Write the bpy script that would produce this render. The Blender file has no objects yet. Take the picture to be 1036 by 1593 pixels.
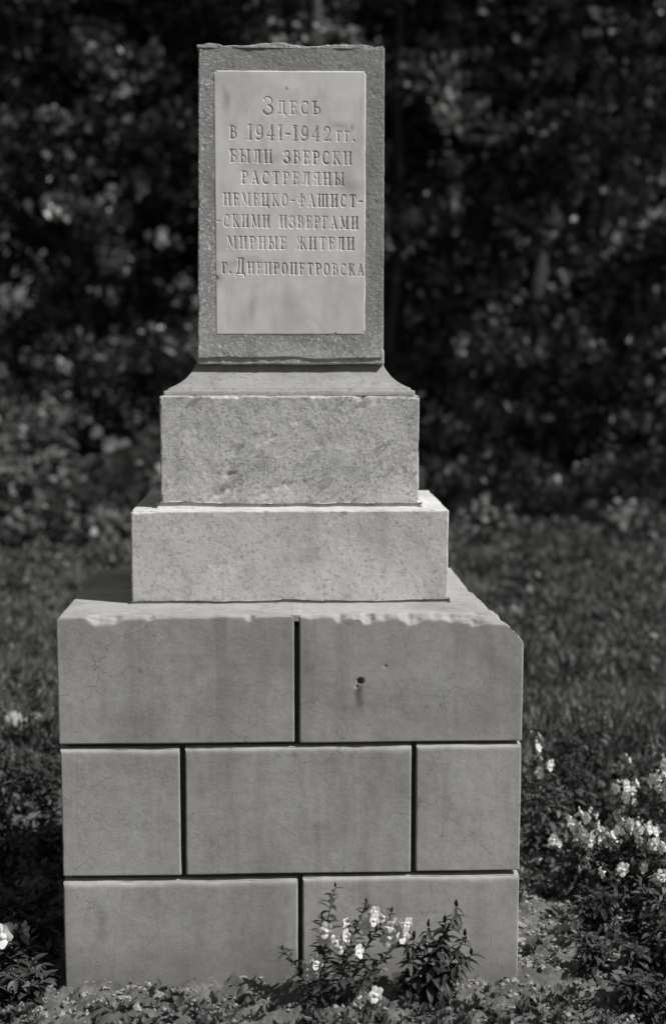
import bpy, math, random
import numpy as np

# ------------------------------------------------------------------ camera, light, exposure
S = bpy.context.scene
COL = S.collection
R = math.radians
random.seed(7)
RNG = np.random.default_rng(11)

cd = bpy.data.cameras.new('camera')
cam = bpy.data.objects.new('camera', cd)
COL.objects.link(cam)
cam.location = (0.0, -3.9, 1.61)
cam.rotation_euler = (R(90 - 6.6), 0, R(-1.74))
cd.sensor_fit = 'VERTICAL'
cd.sensor_height = 36.0
cd.lens = 49.9
cd.clip_end = 2000
cd.dof.use_dof = True
cd.dof.focus_distance = 3.66
cd.dof.aperture_fstop = 1.75
S.camera = cam

SUN_EL, SUN_AZ = 49.0, 65.0          # azimuth: degrees to the right of the line from monument to camera
w = bpy.data.worlds.new('World')
S.world = w
w.use_nodes = True
nt = w.node_tree
bg = nt.nodes['Background']
sky = nt.nodes.new('ShaderNodeTexSky')
sky.sky_type = 'NISHITA'
sky.sun_disc = False
sky.sun_elevation = R(SUN_EL)
sky.sun_rotation = R(180 - SUN_AZ)
sky.air_density = 1.0
sky.dust_density = 2.0
hs = nt.nodes.new('ShaderNodeHueSaturation')       # the photograph is black and white
hs.inputs['Saturation'].default_value = 0.0
nt.links.new(sky.outputs[0], hs.inputs['Color'])
nt.links.new(hs.outputs[0], bg.inputs['Color'])
bg.inputs['Strength'].default_value = 0.05
sd = bpy.data.lights.new('sun', 'SUN')
sd.energy = 5.0
sd.angle = R(0.55)
sd.color = (1.0, 0.99, 0.972)
sun = bpy.data.objects.new('sun', sd)
COL.objects.link(sun)
ce = math.cos(R(SUN_EL))
sdir = (math.sin(R(SUN_AZ)) * ce, -math.cos(R(SUN_AZ)) * ce, math.sin(R(SUN_EL)))
from mathutils import Vector, Matrix
sun.rotation_euler = Vector(sdir).to_track_quat('Z', 'Y').to_euler()
sun.location = (6, -4, 9)
S.view_settings.view_transform = 'Standard'
S.view_settings.look = 'None'
S.view_settings.exposure = 0.0
S.view_settings.gamma = 1.0
S.render.engine = 'CYCLES'
S.cycles.filter_width = 1.6

# ------------------------------------------------------------------ helpers
def tag(o, label=None, cat=None, group=None, kind=None):
    if label: o['label'] = label
    if cat: o['category'] = cat
    if group: o['group'] = group
    if kind: o['kind'] = kind
    return o

def empty(name, loc, label, cat, group=None):
    o = bpy.data.objects.new(name, None)
    COL.objects.link(o)
    o.location = loc
    o.empty_display_size = 0.1
    return tag(o, label, cat, group)

def mesh_np(name, V, F, smooth=True):
    """V (n,3) floats, F (m,k) ints, k = 3 or 4"""
    me = bpy.data.meshes.new(name)
    V = np.ascontiguousarray(V, dtype=np.float32)
    F = np.ascontiguousarray(F, dtype=np.int32)
    n, k = F.shape
    me.vertices.add(len(V)); me.vertices.foreach_set('co', V.ravel())
    me.loops.add(n * k); me.loops.foreach_set('vertex_index', F.ravel())
    me.polygons.add(n)
    me.polygons.foreach_set('loop_start', np.arange(0, n * k, k, dtype=np.int32))
    me.polygons.foreach_set('loop_total', np.full(n, k, dtype=np.int32))
    me.polygons.foreach_set('use_smooth', np.full(n, smooth, dtype=bool))
    me.update(calc_edges=True)
    return me

def link(name, me, mat, parent=None, loc=None):
    o = bpy.data.objects.new(name, me)
    COL.objects.link(o)
    if mat and not me.materials: me.materials.append(mat)
    if parent: o.parent = parent
    if loc is not None: o.location = loc
    return o

def hash3(i, j, k, s):
    h = (i * 374761393 + j * 668265263 + k * 2147483647 + s * 1274126177) & 0xffffffff
    h = ((h ^ (h >> 13)) * 1274126177) & 0xffffffff
    h = ((h ^ (h >> 16)) * 2246822519) & 0xffffffff
    return ((h ^ (h >> 15)) & 0xffff) / 65535.0

def vnoise(P, s=0):
    """value noise in -1..1 for points (n,3)"""
    Pi = np.floor(P).astype(np.int64); f = P - Pi
    f = f * f * (3 - 2 * f)
    out = 0
    for a in (0, 1):
        wa = f[:, 0] if a else 1 - f[:, 0]
        for b in (0, 1):
            wb = f[:, 1] if b else 1 - f[:, 1]
            for c in (0, 1):
                wc = f[:, 2] if c else 1 - f[:, 2]
                out = out + wa * wb * wc * hash3(Pi[:, 0] + a, Pi[:, 1] + b, Pi[:, 2] + c, s)
    return out * 2 - 1

ROTS = [np.linalg.qr(np.random.default_rng(90 + i).normal(size=(3, 3)))[0] for i in range(5)]
def fbm(P, scale, octs=4, s=0, gain=.5):
    v = 0; a = 1; t = 0
    for o in range(octs):
        v = v + a * vnoise(P @ ROTS[(o + s) % 5] * scale * 2 ** o + 17.3 * o, s + o); t += a; a *= gain
    return v / t

def p3(x, y=None, z=None):
    x = np.asarray(x, float)
    y = np.zeros_like(x) if y is None else np.broadcast_to(y, x.shape)
    z = np.zeros_like(x) if z is None else np.broadcast_to(z, x.shape)
    return np.stack([x, y, z], 1)

# ------------------------------------------------------------------ materials
def newmat(name):
    m = bpy.data.materials.new(name); m.use_nodes = True
    n = m.node_tree.nodes; b = n['Principled BSDF']
    return m, n, m.node_tree.links, b

def nd(n, typ, **kw):
    x = n.new(typ)
    for k, v in kw.items():
        if k in x.inputs.keys() if isinstance(k, str) else False: x.inputs[k].default_value = v
        else: setattr(x, k, v)
    return x

def tone(v): return (v, v * .990, v * .970, 1)

def ramp(n, stops):
    r = n.new('ShaderNodeValToRGB'); e = r.color_ramp.elements
    e[0].position, e[0].color = stops[0][0], tone(stops[0][1])
    e[1].position, e[1].color = stops[-1][0], tone(stops[-1][1])
    for p, v in stops[1:-1]:
        x = e.new(p); x.color = tone(v)
    return r

def noise(n, l, co, scale, detail=5, rough=.55, dist=0.0):
    t = n.new('ShaderNodeTexNoise')
    t.inputs['Scale'].default_value = scale; t.inputs['Detail'].default_value = detail
    t.inputs['Roughness'].default_value = rough; t.inputs['Distortion'].default_value = dist
    l.new(co, t.inputs['Vector'])
    return t.outputs['Fac']

def mapping(n, l, co, scale=(1, 1, 1), rot=(0, 0, 0), loc=(0, 0, 0)):
    m = n.new('ShaderNodeMapping')
    m.inputs['Scale'].default_value = scale; m.inputs['Rotation'].default_value = rot; m.inputs['Location'].default_value = loc
    l.new(co, m.inputs['Vector'])
    return m.outputs[0]

def mixc(n, l, fac, a, b, mode='MIX'):
    m = n.new('ShaderNodeMix'); m.data_type = 'RGBA'; m.blend_type = mode
    for s, v in ((m.inputs[0], fac), (m.inputs[6], a), (m.inputs[7], b)):
        if hasattr(v, 'is_linked'): l.new(v, s)
        else: s.default_value = v
    return m.outputs[2]

def mth(n, l, op, a, b=0.0, clamp=False):
    m = n.new('ShaderNodeMath'); m.operation = op; m.use_clamp = clamp
    for s, v in ((m.inputs[0], a), (m.inputs[1], b)):
        if hasattr(v, 'is_linked'): l.new(v, s)
        else: s.default_value = v
    return m.outputs[0]

def mrange(n, l, v, a, b, c=0.0, d=1.0):
    m = n.new('ShaderNodeMapRange')
    l.new(v, m.inputs[0])
    for i, x in enumerate((a, b, c, d)): m.inputs[i + 1].default_value = x
    return m.outputs[0]

def bump(n, l, b, h, strength, dist):
    x = n.new('ShaderNodeBump'); x.inputs['Strength'].default_value = strength; x.inputs['Distance'].default_value = dist
    l.new(h, x.inputs['Height'])
    if b.inputs['Normal'].is_linked:
        l.new(b.inputs['Normal'].links[0].from_socket, x.inputs['Normal'])
    l.new(x.outputs[0], b.inputs['Normal'])

def blob(n, l, co, c, r, power=1.0):
    """soft round patch, 1 at c, 0 beyond radius (rx,ry,rz)"""
    m = mapping(n, l, co, scale=(1 / r[0], 1 / r[1], 1 / r[2]), loc=(-c[0] / r[0], -c[1] / r[1], -c[2] / r[2]))
    ln = n.new('ShaderNodeVectorMath'); ln.operation = 'LENGTH'; l.new(m, ln.inputs[0])
    return mrange(n, l, ln.outputs['Value'], 1.0, 0.0)

def mat_plaster():
    m, n, l, b = newmat('grey_cement_plaster')
    co = n.new('ShaderNodeTexCoord').outputs['Object']
    big = noise(n, l, co, 3.2, 5, .6, .6)
    r1 = ramp(n, [(.3, .275), (.5, .375), (.72, .46)]); l.new(big, r1.inputs[0])
    fine = noise(n, l, co, 42, 6, .65)
    c = mixc(n, l, .5, r1.outputs[0], ramp_out(n, l, fine, [(.3, .34), (.5, .5), (.75, .62)]), 'OVERLAY')
    oi = n.new('ShaderNodeObjectInfo')
    c = mixc(n, l, mrange(n, l, oi.outputs['Random'], 0, 1, 0, .16), c, tone(.17))
    # vertical run marks
    st = noise(n, l, mapping(n, l, co, (13, 13, 1.3)), 1.0, 4, .6, .3)
    c = mixc(n, l, mrange(n, l, st, .50, .74, 0, .50), c, tone(.18))
    st2 = noise(n, l, mapping(n, l, co, (34, 34, 2.2), loc=(3, 1, 2)), 1.0, 5, .6, .3)
    c = mixc(n, l, mrange(n, l, st2, .55, .75, 0, .35), c, tone(.40))
    # hairline cracks
    wv = noise(n, l, co, 6, 4, .6)
    v = n.new('ShaderNodeTexVoronoi'); v.feature = 'DISTANCE_TO_EDGE'; v.inputs['Scale'].default_value = 5.5
    ad = n.new('ShaderNodeVectorMath'); ad.operation = 'MULTIPLY_ADD'
    nz = n.new('ShaderNodeTexNoise'); nz.inputs['Scale'].default_value = 9; nz.inputs['Detail'].default_value = 5; l.new(co, nz.inputs['Vector'])
    l.new(nz.outputs['Color'], ad.inputs[0]); ad.inputs[1].default_value = (.22, .22, .22); l.new(co, ad.inputs[2])
    l.new(ad.outputs[0], v.inputs['Vector'])
    line = mrange(n, l, v.outputs['Distance'], .0, .012, 1, 0)
    keep = mrange(n, l, wv, .46, .60, 0, .6)
    crack = mth(n, l, 'MULTIPLY', line, keep)
    c = mixc(n, l, crack, c, tone(.13))
    # damp patches, iron-pin stain, pale bloom on the upper right block, dark bruise on the lowest block
    for cc, rr, k, tn in (((-.40, -.45, .70), (.13, .3, .05), .35, .2), ((.172, -.45, .762), (.016, .3, .040), .85, .07),
                          ((.168, -.45, .735), (.011, .3, .055), .5, .10), ((.265, -.45, .745), (.05, .3, .03), .4, .18), ((-.48, -.45, .17), (.022, .3, .075), .55, .17),
                          ((.36, -.45, .80), (.15, .3, .05), .4, .46), ((.5, -.45, .70), (.10, .3, .09), .45, .22), ((-.13, -.45, .60), (.04, .3, .025), .3, .18),
                          ((.32, -.45, .14), (.16, .3, .13), .25, .40), ((-.02, -.45, .83), (.16, .3, .04), .35, .22)):
        f = blob(n, l, nz_warp(n, l, co, .05), cc, rr)
        c = mixc(n, l, mth(n, l, 'MULTIPLY', f, k, True), c, tone(tn))
    # pits and fly specks
    v2 = n.new('ShaderNodeTexVoronoi'); v2.inputs['Scale'].default_value = 24; v2.inputs['Randomness'].default_value = 1; l.new(co, v2.inputs['Vector'])
    sp = mrange(n, l, v2.outputs['Distance'], .05, .09, 1, 0)
    sel = mrange(n, l, noise(n, l, co, 11, 2), .54, .62, 0, .6)
    c = mixc(n, l, mth(n, l, 'MULTIPLY', sp, sel), c, tone(.14))
    # soil splash near the ground
    sx = n.new('ShaderNodeSeparateXYZ'); l.new(co, sx.inputs[0])
    low = mrange(n, l, mth(n, l, 'ADD', sx.outputs['Z'], mth(n, l, 'MULTIPLY', noise(n, l, co, 14, 4), .16)), .07, .19, .75, 0)
    c = mixc(n, l, low, c, tone(.2))
    l.new(c, b.inputs['Base Color'])
    b.inputs['Roughness'].default_value = .92
    b.inputs['Specular IOR Level'].default_value = .2
    bump(n, l, b, noise(n, l, co, 190, 6, .75), .45, .002)
    bump(n, l, b, noise(n, l, co, 24, 5, .7), .14, .005)
    return m

def ramp_out(n, l, fac, stops):
    r = ramp(n, stops); l.new(fac, r.inputs[0]); return r.outputs[0]

def nz_warp(n, l, co, amt):
    t = n.new('ShaderNodeTexNoise'); t.inputs['Scale'].default_value = 18; t.inputs['Detail'].default_value = 4; l.new(co, t.inputs['Vector'])
    a = n.new('ShaderNodeVectorMath'); a.operation = 'MULTIPLY_ADD'
    s = n.new('ShaderNodeVectorMath'); s.operation = 'SUBTRACT'; l.new(t.outputs['Color'], s.inputs[0]); s.inputs[1].default_value = (.5, .5, .5)
    l.new(s.outputs[0], a.inputs[0]); a.inputs[1].default_value = (amt, amt, amt); l.new(co, a.inputs[2])
    return a.outputs[0]

def mat_hewn(name, base, rough_k, diag):
    m, n, l, b = newmat(name)
    co = n.new('ShaderNodeTexCoord').outputs['Object']
    big = noise(n, l, co, 5, 6, .62, .4)
    c = ramp_out(n, l, big, [(.28, base * .80), (.5, base), (.72, base * 1.13)])
    c = mixc(n, l, mrange(n, l, noise(n, l, mapping(n, l, co, (9, 9, 3), loc=(2, 5, 1)), 1, 6, .7, .5), .48, .72, 0, .55), c, tone(base * .55))
    sp = noise(n, l, co, 95, 5, .7)
    c = mixc(n, l, mrange(n, l, sp, .53, .66, 0, .7), c, tone(base * .42))
    c = mixc(n, l, mrange(n, l, noise(n, l, co, 17, 7, .75, 1.0), .54, .66, 0, .5), c, tone(base * .55))
    c = mixc(n, l, mrange(n, l, noise(n, l, mapping(n, l, co, (1, 1, 1), loc=(4, 3, 1)), 120, 4, .7), .60, .72, 0, .6), c, tone(min(.85, base * 1.4)))
    if diag:
        d = noise(n, l, mapping(n, l, mapping(n, l, co, (1, 1, 1), (0, R(38), 0)), (26, 30, 62)), 1.0, 6, .75, .8)
        patch = mrange(n, l, noise(n, l, co, 6, 3), .42, .60, .0, 1)
        f = mth(n, l, 'MULTIPLY', mrange(n, l, d, .48, .62, 0, .9), patch)
        c = mixc(n, l, f, c, tone(base * .45))
        bump(n, l, b, mth(n, l, 'MULTIPLY', d, patch), .4, .007)
    if diag:            # open pits and dark grains of the weathered cast stone
        v3 = n.new('ShaderNodeTexVoronoi'); v3.inputs['Scale'].default_value = 105; l.new(nz_warp(n, l, co, .01), v3.inputs['Vector'])
        rb = n.new('ShaderNodeRGBToBW'); l.new(v3.outputs['Color'], rb.inputs[0])
        pit = mth(n, l, 'MULTIPLY', mrange(n, l, v3.outputs['Distance'], .28, .45, 1, 0), mrange(n, l, rb.outputs[0], .52, .60, 0, .6))
        pit = mth(n, l, 'MULTIPLY', pit, mrange(n, l, noise(n, l, co, 8, 5, .65), .42, .58, .15, 1))
        c = mixc(n, l, pit, c, tone(base * .35))
        bump(n, l, b, pit, -.5, .004)
    l.new(c, b.inputs['Base Color'])
    b.inputs['Roughness'].default_value = .93
    b.inputs['Specular IOR Level'].default_value = .15
    bump(n, l, b, noise(n, l, co, 130, 6, .7), .6 * rough_k, .004)
    bump(n, l, b, noise(n, l, co, 30, 5, .7), .35 * rough_k, .008)
    return m

def mat_aggregate():
    m, n, l, b = newmat('stone_chip_concrete')
    co = n.new('ShaderNodeTexCoord').outputs['Object']
    c = ramp_out(n, l, noise(n, l, co, 7, 4, .6), [(.3, .22), (.55, .29), (.75, .38)])
    v = n.new('ShaderNodeTexVoronoi'); v.inputs['Scale'].default_value = 135; l.new(nz_warp(n, l, co, .014), v.inputs['Vector'])
    rb = n.new('ShaderNodeRGBToBW'); l.new(v.outputs['Color'], rb.inputs[0])
    chip = mth(n, l, 'MULTIPLY', mrange(n, l, v.outputs['Distance'], .30, .52, 1, 0), mrange(n, l, rb.outputs[0], .46, .56, 0, 1))
    # worn strips where chips are open: left side and foot
    sx = n.new('ShaderNodeSeparateXYZ'); l.new(co, sx.inputs[0])
    wear = mth(n, l, 'MAXIMUM', mrange(n, l, sx.outputs['X'], -.15, -.21, .3, 1.0), mrange(n, l, sx.outputs['Z'], 1.72, 1.62, .25, .85))
    c = mixc(n, l, mrange(n, l, sx.outputs['X'], -.17, -.24, 0, .3), c, tone(.5))
    c = mixc(n, l, mrange(n, l, sx.outputs['Z'], 2.30, 2.36, 0, .3), c, tone(.2))
    c = mixc(n, l, mth(n, l, 'MULTIPLY', mth(n, l, 'MULTIPLY', chip, wear), mrange(n, l, noise(n, l, co, 60, 4, .7), .35, .65, .2, 1)), c, tone(.66))
    dk = mth(n, l, 'MULTIPLY', mrange(n, l, v.outputs['Distance'], .30, .52, 1, 0), mrange(n, l, rb.outputs[0], .34, .26, 0, .35))
    c = mixc(n, l, dk, c, tone(.09))
    # pale limewash skin over the foot and left edge
    f = mth(n, l, 'MULTIPLY', mrange(n, l, sx.outputs['Z'], 1.645, 1.60, 0, .7), mrange(n, l, noise(n, l, co, 12, 4), .42, .58, 0, 1))
    c = mixc(n, l, f, c, tone(.48))
    l.new(c, b.inputs['Base Color'])
    b.inputs['Roughness'].default_value = .85
    b.inputs['Specular IOR Level'].default_value = .25
    bump(n, l, b, chip, .25, .001)
    bump(n, l, b, noise(n, l, co, 90, 6, .7), .6, .004)
    return m

def mat_marble():
    m, n, l, b = newmat('weathered_marble')
    co = n.new('ShaderNodeTexCoord').outputs['Object']
    B = .64
    c = ramp_out(n, l, noise(n, l, co, 8, 5, .6, .8), [(.3, B * .78), (.5, B), (.72, B * 1.12)])
    wc = nz_warp(n, l, co, .045)
    for cc, rr, k, tn in (((.140, -.11, 2.035), (.055, .3, .030), .6, .36), ((.165, -.11, 2.02), (.040, .3, .028), .45, .36), ((.130, -.11, 2.185), (.04, .3, .018), .5, .34),
                          ((-.165, -.11, 2.255), (.012, .3, .045), .6, .34), ((-.095, -.11, 1.715), (.018, .3, .05), .6, .38), ((-.120, -.11, 1.68), (.05, .3, .05), .35, .40),
                          ((.125, -.11, 1.70), (.03, .3, .07), .35, .42), ((.0, -.11, 2.26), (.06, .3, .025), .3, .45), ((.00, -.11, 1.74), (.09, .3, .025), .25, .44),
                          ((-.185, -.11, 1.79), (.02, .3, .02), .5, .35), ((-.005, -.11, 2.28), (.006, .3, .006), .8, .25), ((.165, -.11, 2.19), (.008, .3, .008), .7, .28), ((.045, -.11, 2.06), (.010, .3, .006), .6, .33)):
        c = mixc(n, l, mth(n, l, 'MULTIPLY', blob(n, l, wc, cc, rr), k * 1.5, True), c, tone(tn))
    c = mixc(n, l, mrange(n, l, noise(n, l, co, 60, 5, .7), .6, .75, 0, .3), c, tone(.38))
    c = mixc(n, l, mrange(n, l, noise(n, l, mapping(n, l, co, (30, 30, 5)), 1, 4, .6), .52, .74, 0, .35), c, tone(.40))
    l.new(c, b.inputs['Base Color'])
    b.inputs['Roughness'].default_value = .6
    b.inputs['Specular IOR Level'].default_value = .3
    bump(n, l, b, noise(n, l, co, 120, 5, .6), .15, .002)
    return m

def mat_simple(name, lo, hi, scale=20, rough=.9, bumpd=.004, spec=.2):
    m, n, l, b = newmat(name)
    co = n.new('ShaderNodeTexCoord').outputs['Object']
    l.new(ramp_out(n, l, noise(n, l, co, scale, 6, .65), [(.3, lo), (.7, hi)]), b.inputs['Base Color'])
    b.inputs['Roughness'].default_value = rough
    b.inputs['Specular IOR Level'].default_value = spec
    bump(n, l, b, noise(n, l, co, scale * 3, 5, .65), .7, bumpd)
    return m

def mat_leaf(name, lo, hi, transl=.25, rough=.55, spec=.35, mid=.14):
    m, n, l, b = newmat(name)
    g = n.new('ShaderNodeNewGeometry')
    c = ramp_out(n, l, g.outputs['Random Per Island'], [(0, lo), (.68, lo + mid * (hi - lo)), (1, hi)])
    l.new(c, b.inputs['Base Color'])
    b.inputs['Roughness'].default_value = rough
    b.inputs['Specular IOR Level'].default_value = spec
    if transl > 0:
        t = n.new('ShaderNodeBsdfTranslucent'); l.new(c, t.inputs['Color'])
        mx = n.new('ShaderNodeMixShader'); mx.inputs[0].default_value = transl
        l.new(b.outputs[0], mx.inputs[1]); l.new(t.outputs[0], mx.inputs[2])
        l.new(mx.outputs[0], n['Material Output'].inputs[0])
    return m

def mat_ground():
    m, n, l, b = newmat('dry_soil_and_turf')
    co = n.new('ShaderNodeTexCoord').outputs['Object']
    soil = ramp_out(n, l, noise(n, l, co, 16, 8, .7), [(.3, .10), (.5, .22), (.70, .36)])
    turf = ramp_out(n, l, noise(n, l, co, 5, 6, .65), [(.3, .03), (.7, .07)])
    ln = n.new('ShaderNodeVectorMath'); ln.operation = 'LENGTH'; l.new(mapping(n, l, co, (1, 1, 0)), ln.inputs[0])
    f = mrange(n, l, mth(n, l, 'ADD', ln.outputs['Value'], mth(n, l, 'MULTIPLY', noise(n, l, co, 3, 5), 1.0)), 1.7, 2.3, 0, 1)
    l.new(mixc(n, l, f, soil, turf), b.inputs['Base Color'])
    b.inputs['Roughness'].default_value = 1
    b.inputs['Specular IOR Level'].default_value = .1
    bump(n, l, b, noise(n, l, co, 75, 7, .8), 1.0, .02)
    return m

M = dict(litter=mat_leaf('dry_leaf_bits', .02, .30, .1), plaster=mat_plaster(), hewn=mat_hewn('rough_hewn_stone', .58, .8, True), dressed=mat_hewn('dressed_stone', .58, .55, False),
         cornice=mat_hewn('pale_moulded_stone', .31, .35, False), aggregate=mat_aggregate(), marble=mat_marble(),
         mortar=mat_simple('dark_mortar', .05, .10, 40), limemortar=mat_simple('lime_mortar', .30, .52, 45, .95, .008),
         ground=mat_ground(), clod=mat_simple('soil_clod', .14, .38, 25), rock=mat_simple('pale_field_stone', .3, .42, 20),
         bark=mat_simple('bark', .03, .08, 18, .9, .01), far=mat_leaf('tree_leaves', .022, .17, .18, .42, .6, .6), far2=mat_leaf('shrub_leaves', .06, .26, .2, .5, .4, .45),
         grass=mat_leaf('lawn_grass', .09, .26, .25, .7, .2), cover=mat_leaf('weed_leaves', .04, .20, .2), plant=mat_leaf('flower_leaves', .045, .15, .2),
         bush=mat_leaf('lance_leaves', .035, .08, .15), stem=mat_simple('green_stem', .05, .09, 60, .7, .001), petal=mat_leaf('white_petals', .70, .86, .25, .6, .25),
         paleflower=mat_leaf('pale_blossoms', .30, .6, .2))

# ------------------------------------------------------------------ ground
def gheight(x, y):
    P = p3(x, y)
    d = np.hypot(x, y)
    near = np.clip(1.6 - d / 1.6, .25, 1)
    h = .045 * fbm(P, 2.2, 3, 5) + near * (.022 * fbm(P, 9, 3, 8) + .026 * fbm(P, 40, 4, 9))
    far = np.clip((d - 14) / 60, 0, 1)
    h = h + far * 2.0 * fbm(P, .03, 2, 3)
    under = (np.abs(x) < .56) & (y > -.43) & (y < .28)
    bank = np.exp(-np.clip(-.45 - y, 0, 9) / .05) * (np.abs(x) < .68) * (y > -.9)
    h = h + bank * (.006 + .010 * fbm(P, 13, 3, 12) + .012 * fbm(P, 45, 3, 14))
    return np.where(under, h * .4 - .004, h) - .004

def build_ground():
    fine = np.linspace(-1.25, 1.25, 281)
    out = 1.25 + np.cumsum(.009 * 1.125 ** np.arange(1, 72))
    ax = np.concatenate([-out[::-1], fine, out])
    # finer around the monument
    X, Y = np.meshgrid(ax, ax + 0.0)
    x = X.ravel(); y = Y.ravel() - .2
    V = np.stack([x, y, gheight(x, y)], 1)
    n = len(ax); i = np.arange(n - 1)
    I, J = np.meshgrid(i, i); a = (J * n + I).ravel()
    F = np.stack([a, a + 1, a + n + 1, a + n], 1)
    tag(link('ground', mesh_np('ground', V, F), M['ground']), kind='structure')
build_ground()

# ------------------------------------------------------------------ monument
mon = empty('monument', (0, 0, 0), 'stepped grey stone memorial with an inscribed upright slab on a block plinth', 'monument')

def samples(a, b, res, fine_edge=0.0):
    n = max(2, int(round((b - a) / res)) + 1)
    s = np.linspace(a, b, n)
    if fine_edge:
        e = np.array([0, .25, .5, .75, 1.0]) * fine_edge
        s = np.unique(np.concatenate([s, a + e, b - e]))
    return s

def stone(name, b0, b1, parent, mat, res=.007, resy=.02, r=.004, amp=.0012, ascale=10, seed=1, extra=None, bevel=None, chips=None, octs=5, nx=None):
    """a rounded, worn block whose six faces are dense grids"""
    b0 = np.array(b0, float); b1 = np.array(b1, float)
    sx, sz = samples(b0[0], b1[0], res, r), samples(b0[2], b1[2], res, r)
    sy = np.unique(np.concatenate([samples(b0[1], min(b1[1], b0[1] + .2), resy, 0), samples(b0[1], b1[1], .05, r)]))
    Vs, Fs, off = [], [], 0
    def face(A, B, fixed, axis, flip):
        nonlocal off
        U, W = np.meshgrid(A, B)
        q = [None] * 3
        rest = [i for i in range(3) if i != axis]
        q[rest[0]], q[rest[1]] = U.ravel(), W.ravel(); q[axis] = np.full(U.size, fixed)
        V = np.stack(q, 1)
        na, nb = len(A), len(B)
        I, J = np.meshgrid(np.arange(na - 1), np.arange(nb - 1)); a = (J * na + I).ravel() + off
        F = np.stack([a, a + 1, a + na + 1, a + na], 1)
        if flip: F = F[:, ::-1]
        Vs.append(V); Fs.append(F); off += len(V)
    face(sx, sz, b0[1], 1, False); face(sx, sz, b1[1], 1, True)
    face(sy, sz, b0[0], 0, True); face(sy, sz, b1[0], 0, False)
    face(sx, sy, b0[2], 2, True); face(sx, sy, b1[2], 2, False)
    V = np.concatenate(Vs); F = np.concatenate(Fs)
    # merge coincident verts
    key = np.round(V * 1e5).astype(np.int64)
    _, idx, inv = np.unique(key, axis=0, return_index=True, return_inverse=True)
    inv = inv.ravel()
    V = V[idx]; F = inv[F]
    V0 = V.copy()
    q = np.clip(V, b0 + r, b1 - r); d = V - q
    L = np.linalg.norm(d, axis=1); L[L == 0] = 1
    N = d / L[:, None]
    # deliver rounded surface
    V = q + N * r
    GAP = V0 - V
    V = V + N * (amp * fbm(V0, ascale, octs, seed))[:, None]
    if bevel:                                   # straight worn arris: (dz top, dy)
        yin = V0[:, 1] - b0[1]; zin = b1[2] - V0[:, 2]
        wv = 1 + .5 * fbm(V0 * np.array([1, 0, 0]), 14, 3, seed + 3)
        a = yin / (bevel[1] * wv) + zin / (bevel[0] * wv)
        s = np.clip((1 - a) / 2, 0, None)
        V += GAP * np.clip(s * 6, 0, 1)[:, None]
        V[:, 1] += s * bevel[1] * wv; V[:, 2] -= s * bevel[0] * wv
    if chips is not None:
        V = chips(V, V0, b0, b1, GAP)
    if extra is not None:
        V = extra(V, V0, N)
    o = link(name, mesh_np(name, V, F), mat, parent)
    return o

def edge_nicks(seed, size, k=22):
    def f(V, V0, b0, b1, GAP):
        for dims in ((1, 2), (0, 2)):
            for sgn in ((-1, 1) if dims[0] == 0 else (-1,)):
                e = (V0[:, dims[0]] - b0[dims[0]]) if sgn < 0 else (b1[dims[0]] - V0[:, dims[0]])
                z = b1[2] - V0[:, 2]
                nz = fbm(V0, k, 4, seed + dims[0])
                c = np.clip(size * (.25 + 1.6 * nz), size * .12, None)
                a = e / c + z / c
                s = np.clip((1 - a) / 2, 0, None)
                V[:, dims[0]] += -sgn * s * c; V[:, 2] -= s * c
        for sgn in (-1, 1):      # vertical arrises
            e = (V0[:, 0] - b0[0]) if sgn < 0 else (b1[0] - V0[:, 0])
            y = V0[:, 1] - b0[1]
            c = np.clip(size * (.2 + 1.4 * fbm(V0, k * 1.4, 4, seed + 9)), size * .1, None)
            a = e / c + y / c
            s = np.clip((1 - a) / 2, 0, None)
            V[:, 0] += -sgn * s * c; V[:, 1] += s * c
        return V
    return f

BF, BB = -.45, .30
HB = .955
g = .0065
ZJ1 = .628; ZJ2 = .288
def top_chips(V, V0, b0, b1, GAP):
    """broken front arris of the top course, worst toward the right end"""
    x = V0[:, 0]
    yin = V0[:, 1] - BF; zin = HB - V0[:, 2]
    n1 = fbm(p3(x), 11, 4, 41); n2 = fbm(p3(x), 30, 3, 47)
    c = .006 + .004 * n2
    rgt = np.clip((x - .02) / .10, 0, 1)
    c = c + rgt * np.clip(.003 + .012 * n1 + .010 * n2, 0, .03)
    c = c + np.clip((x - .28) / .28, 0, 1) ** 1.3 * (.030 + .010 * n1)
    for xc, ww, dd in ((-.455, .045, .016), (-.345, .012, .010), (-.10, .012, .008), (.12, .012, .010), (.19, .018, .009), (.30, .03, .008)):
        c = c + dd * np.clip(1 - np.abs((x - xc + .006 * n2) / ww) ** 2.2, 0, None) * (1 + .6 * n1 + .5 * n2)
    c = np.maximum(c, .004)
    a = yin / (c * .9) + zin / c
    s = np.clip((1 - a) / 2, 0, None)
    V += GAP * np.clip(s * 8, 0, 1)[:, None]
    k = fbm(V0 * np.array([1, 1, 1]), 38, 4, 51) * .006 * np.clip(s * 4, 0, 1) * np.clip(c / .03, 0, 1)
    V[:, 1] += s * c * .9 + k; V[:, 2] -= s * c + k
    # right-hand corner knocked off
    for side, size in ((1, .085), (-1, .012)):
        xe = (.578 - x) if side > 0 else (x + .575)
        zz = zin + .006 * n2 + np.where(side > 0, .02 * np.clip(-(yin - .25) / .25, -1, 1) * -.6 * (yin > .02), 0)
        sz = (size + (.075 * np.clip(yin / .6, 0, 1) if side > 0 else 0)) * (1 + .35 * fbm(V0 * np.array([0, 1, 1]), 12, 3, 61))
        a = xe / (sz * .75) + zz / sz
        s = np.clip((1 - a) / 2, 0, None)
        V[:, 0] -= side * s * sz * .75; V[:, 2] -= s * sz
    return V

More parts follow.
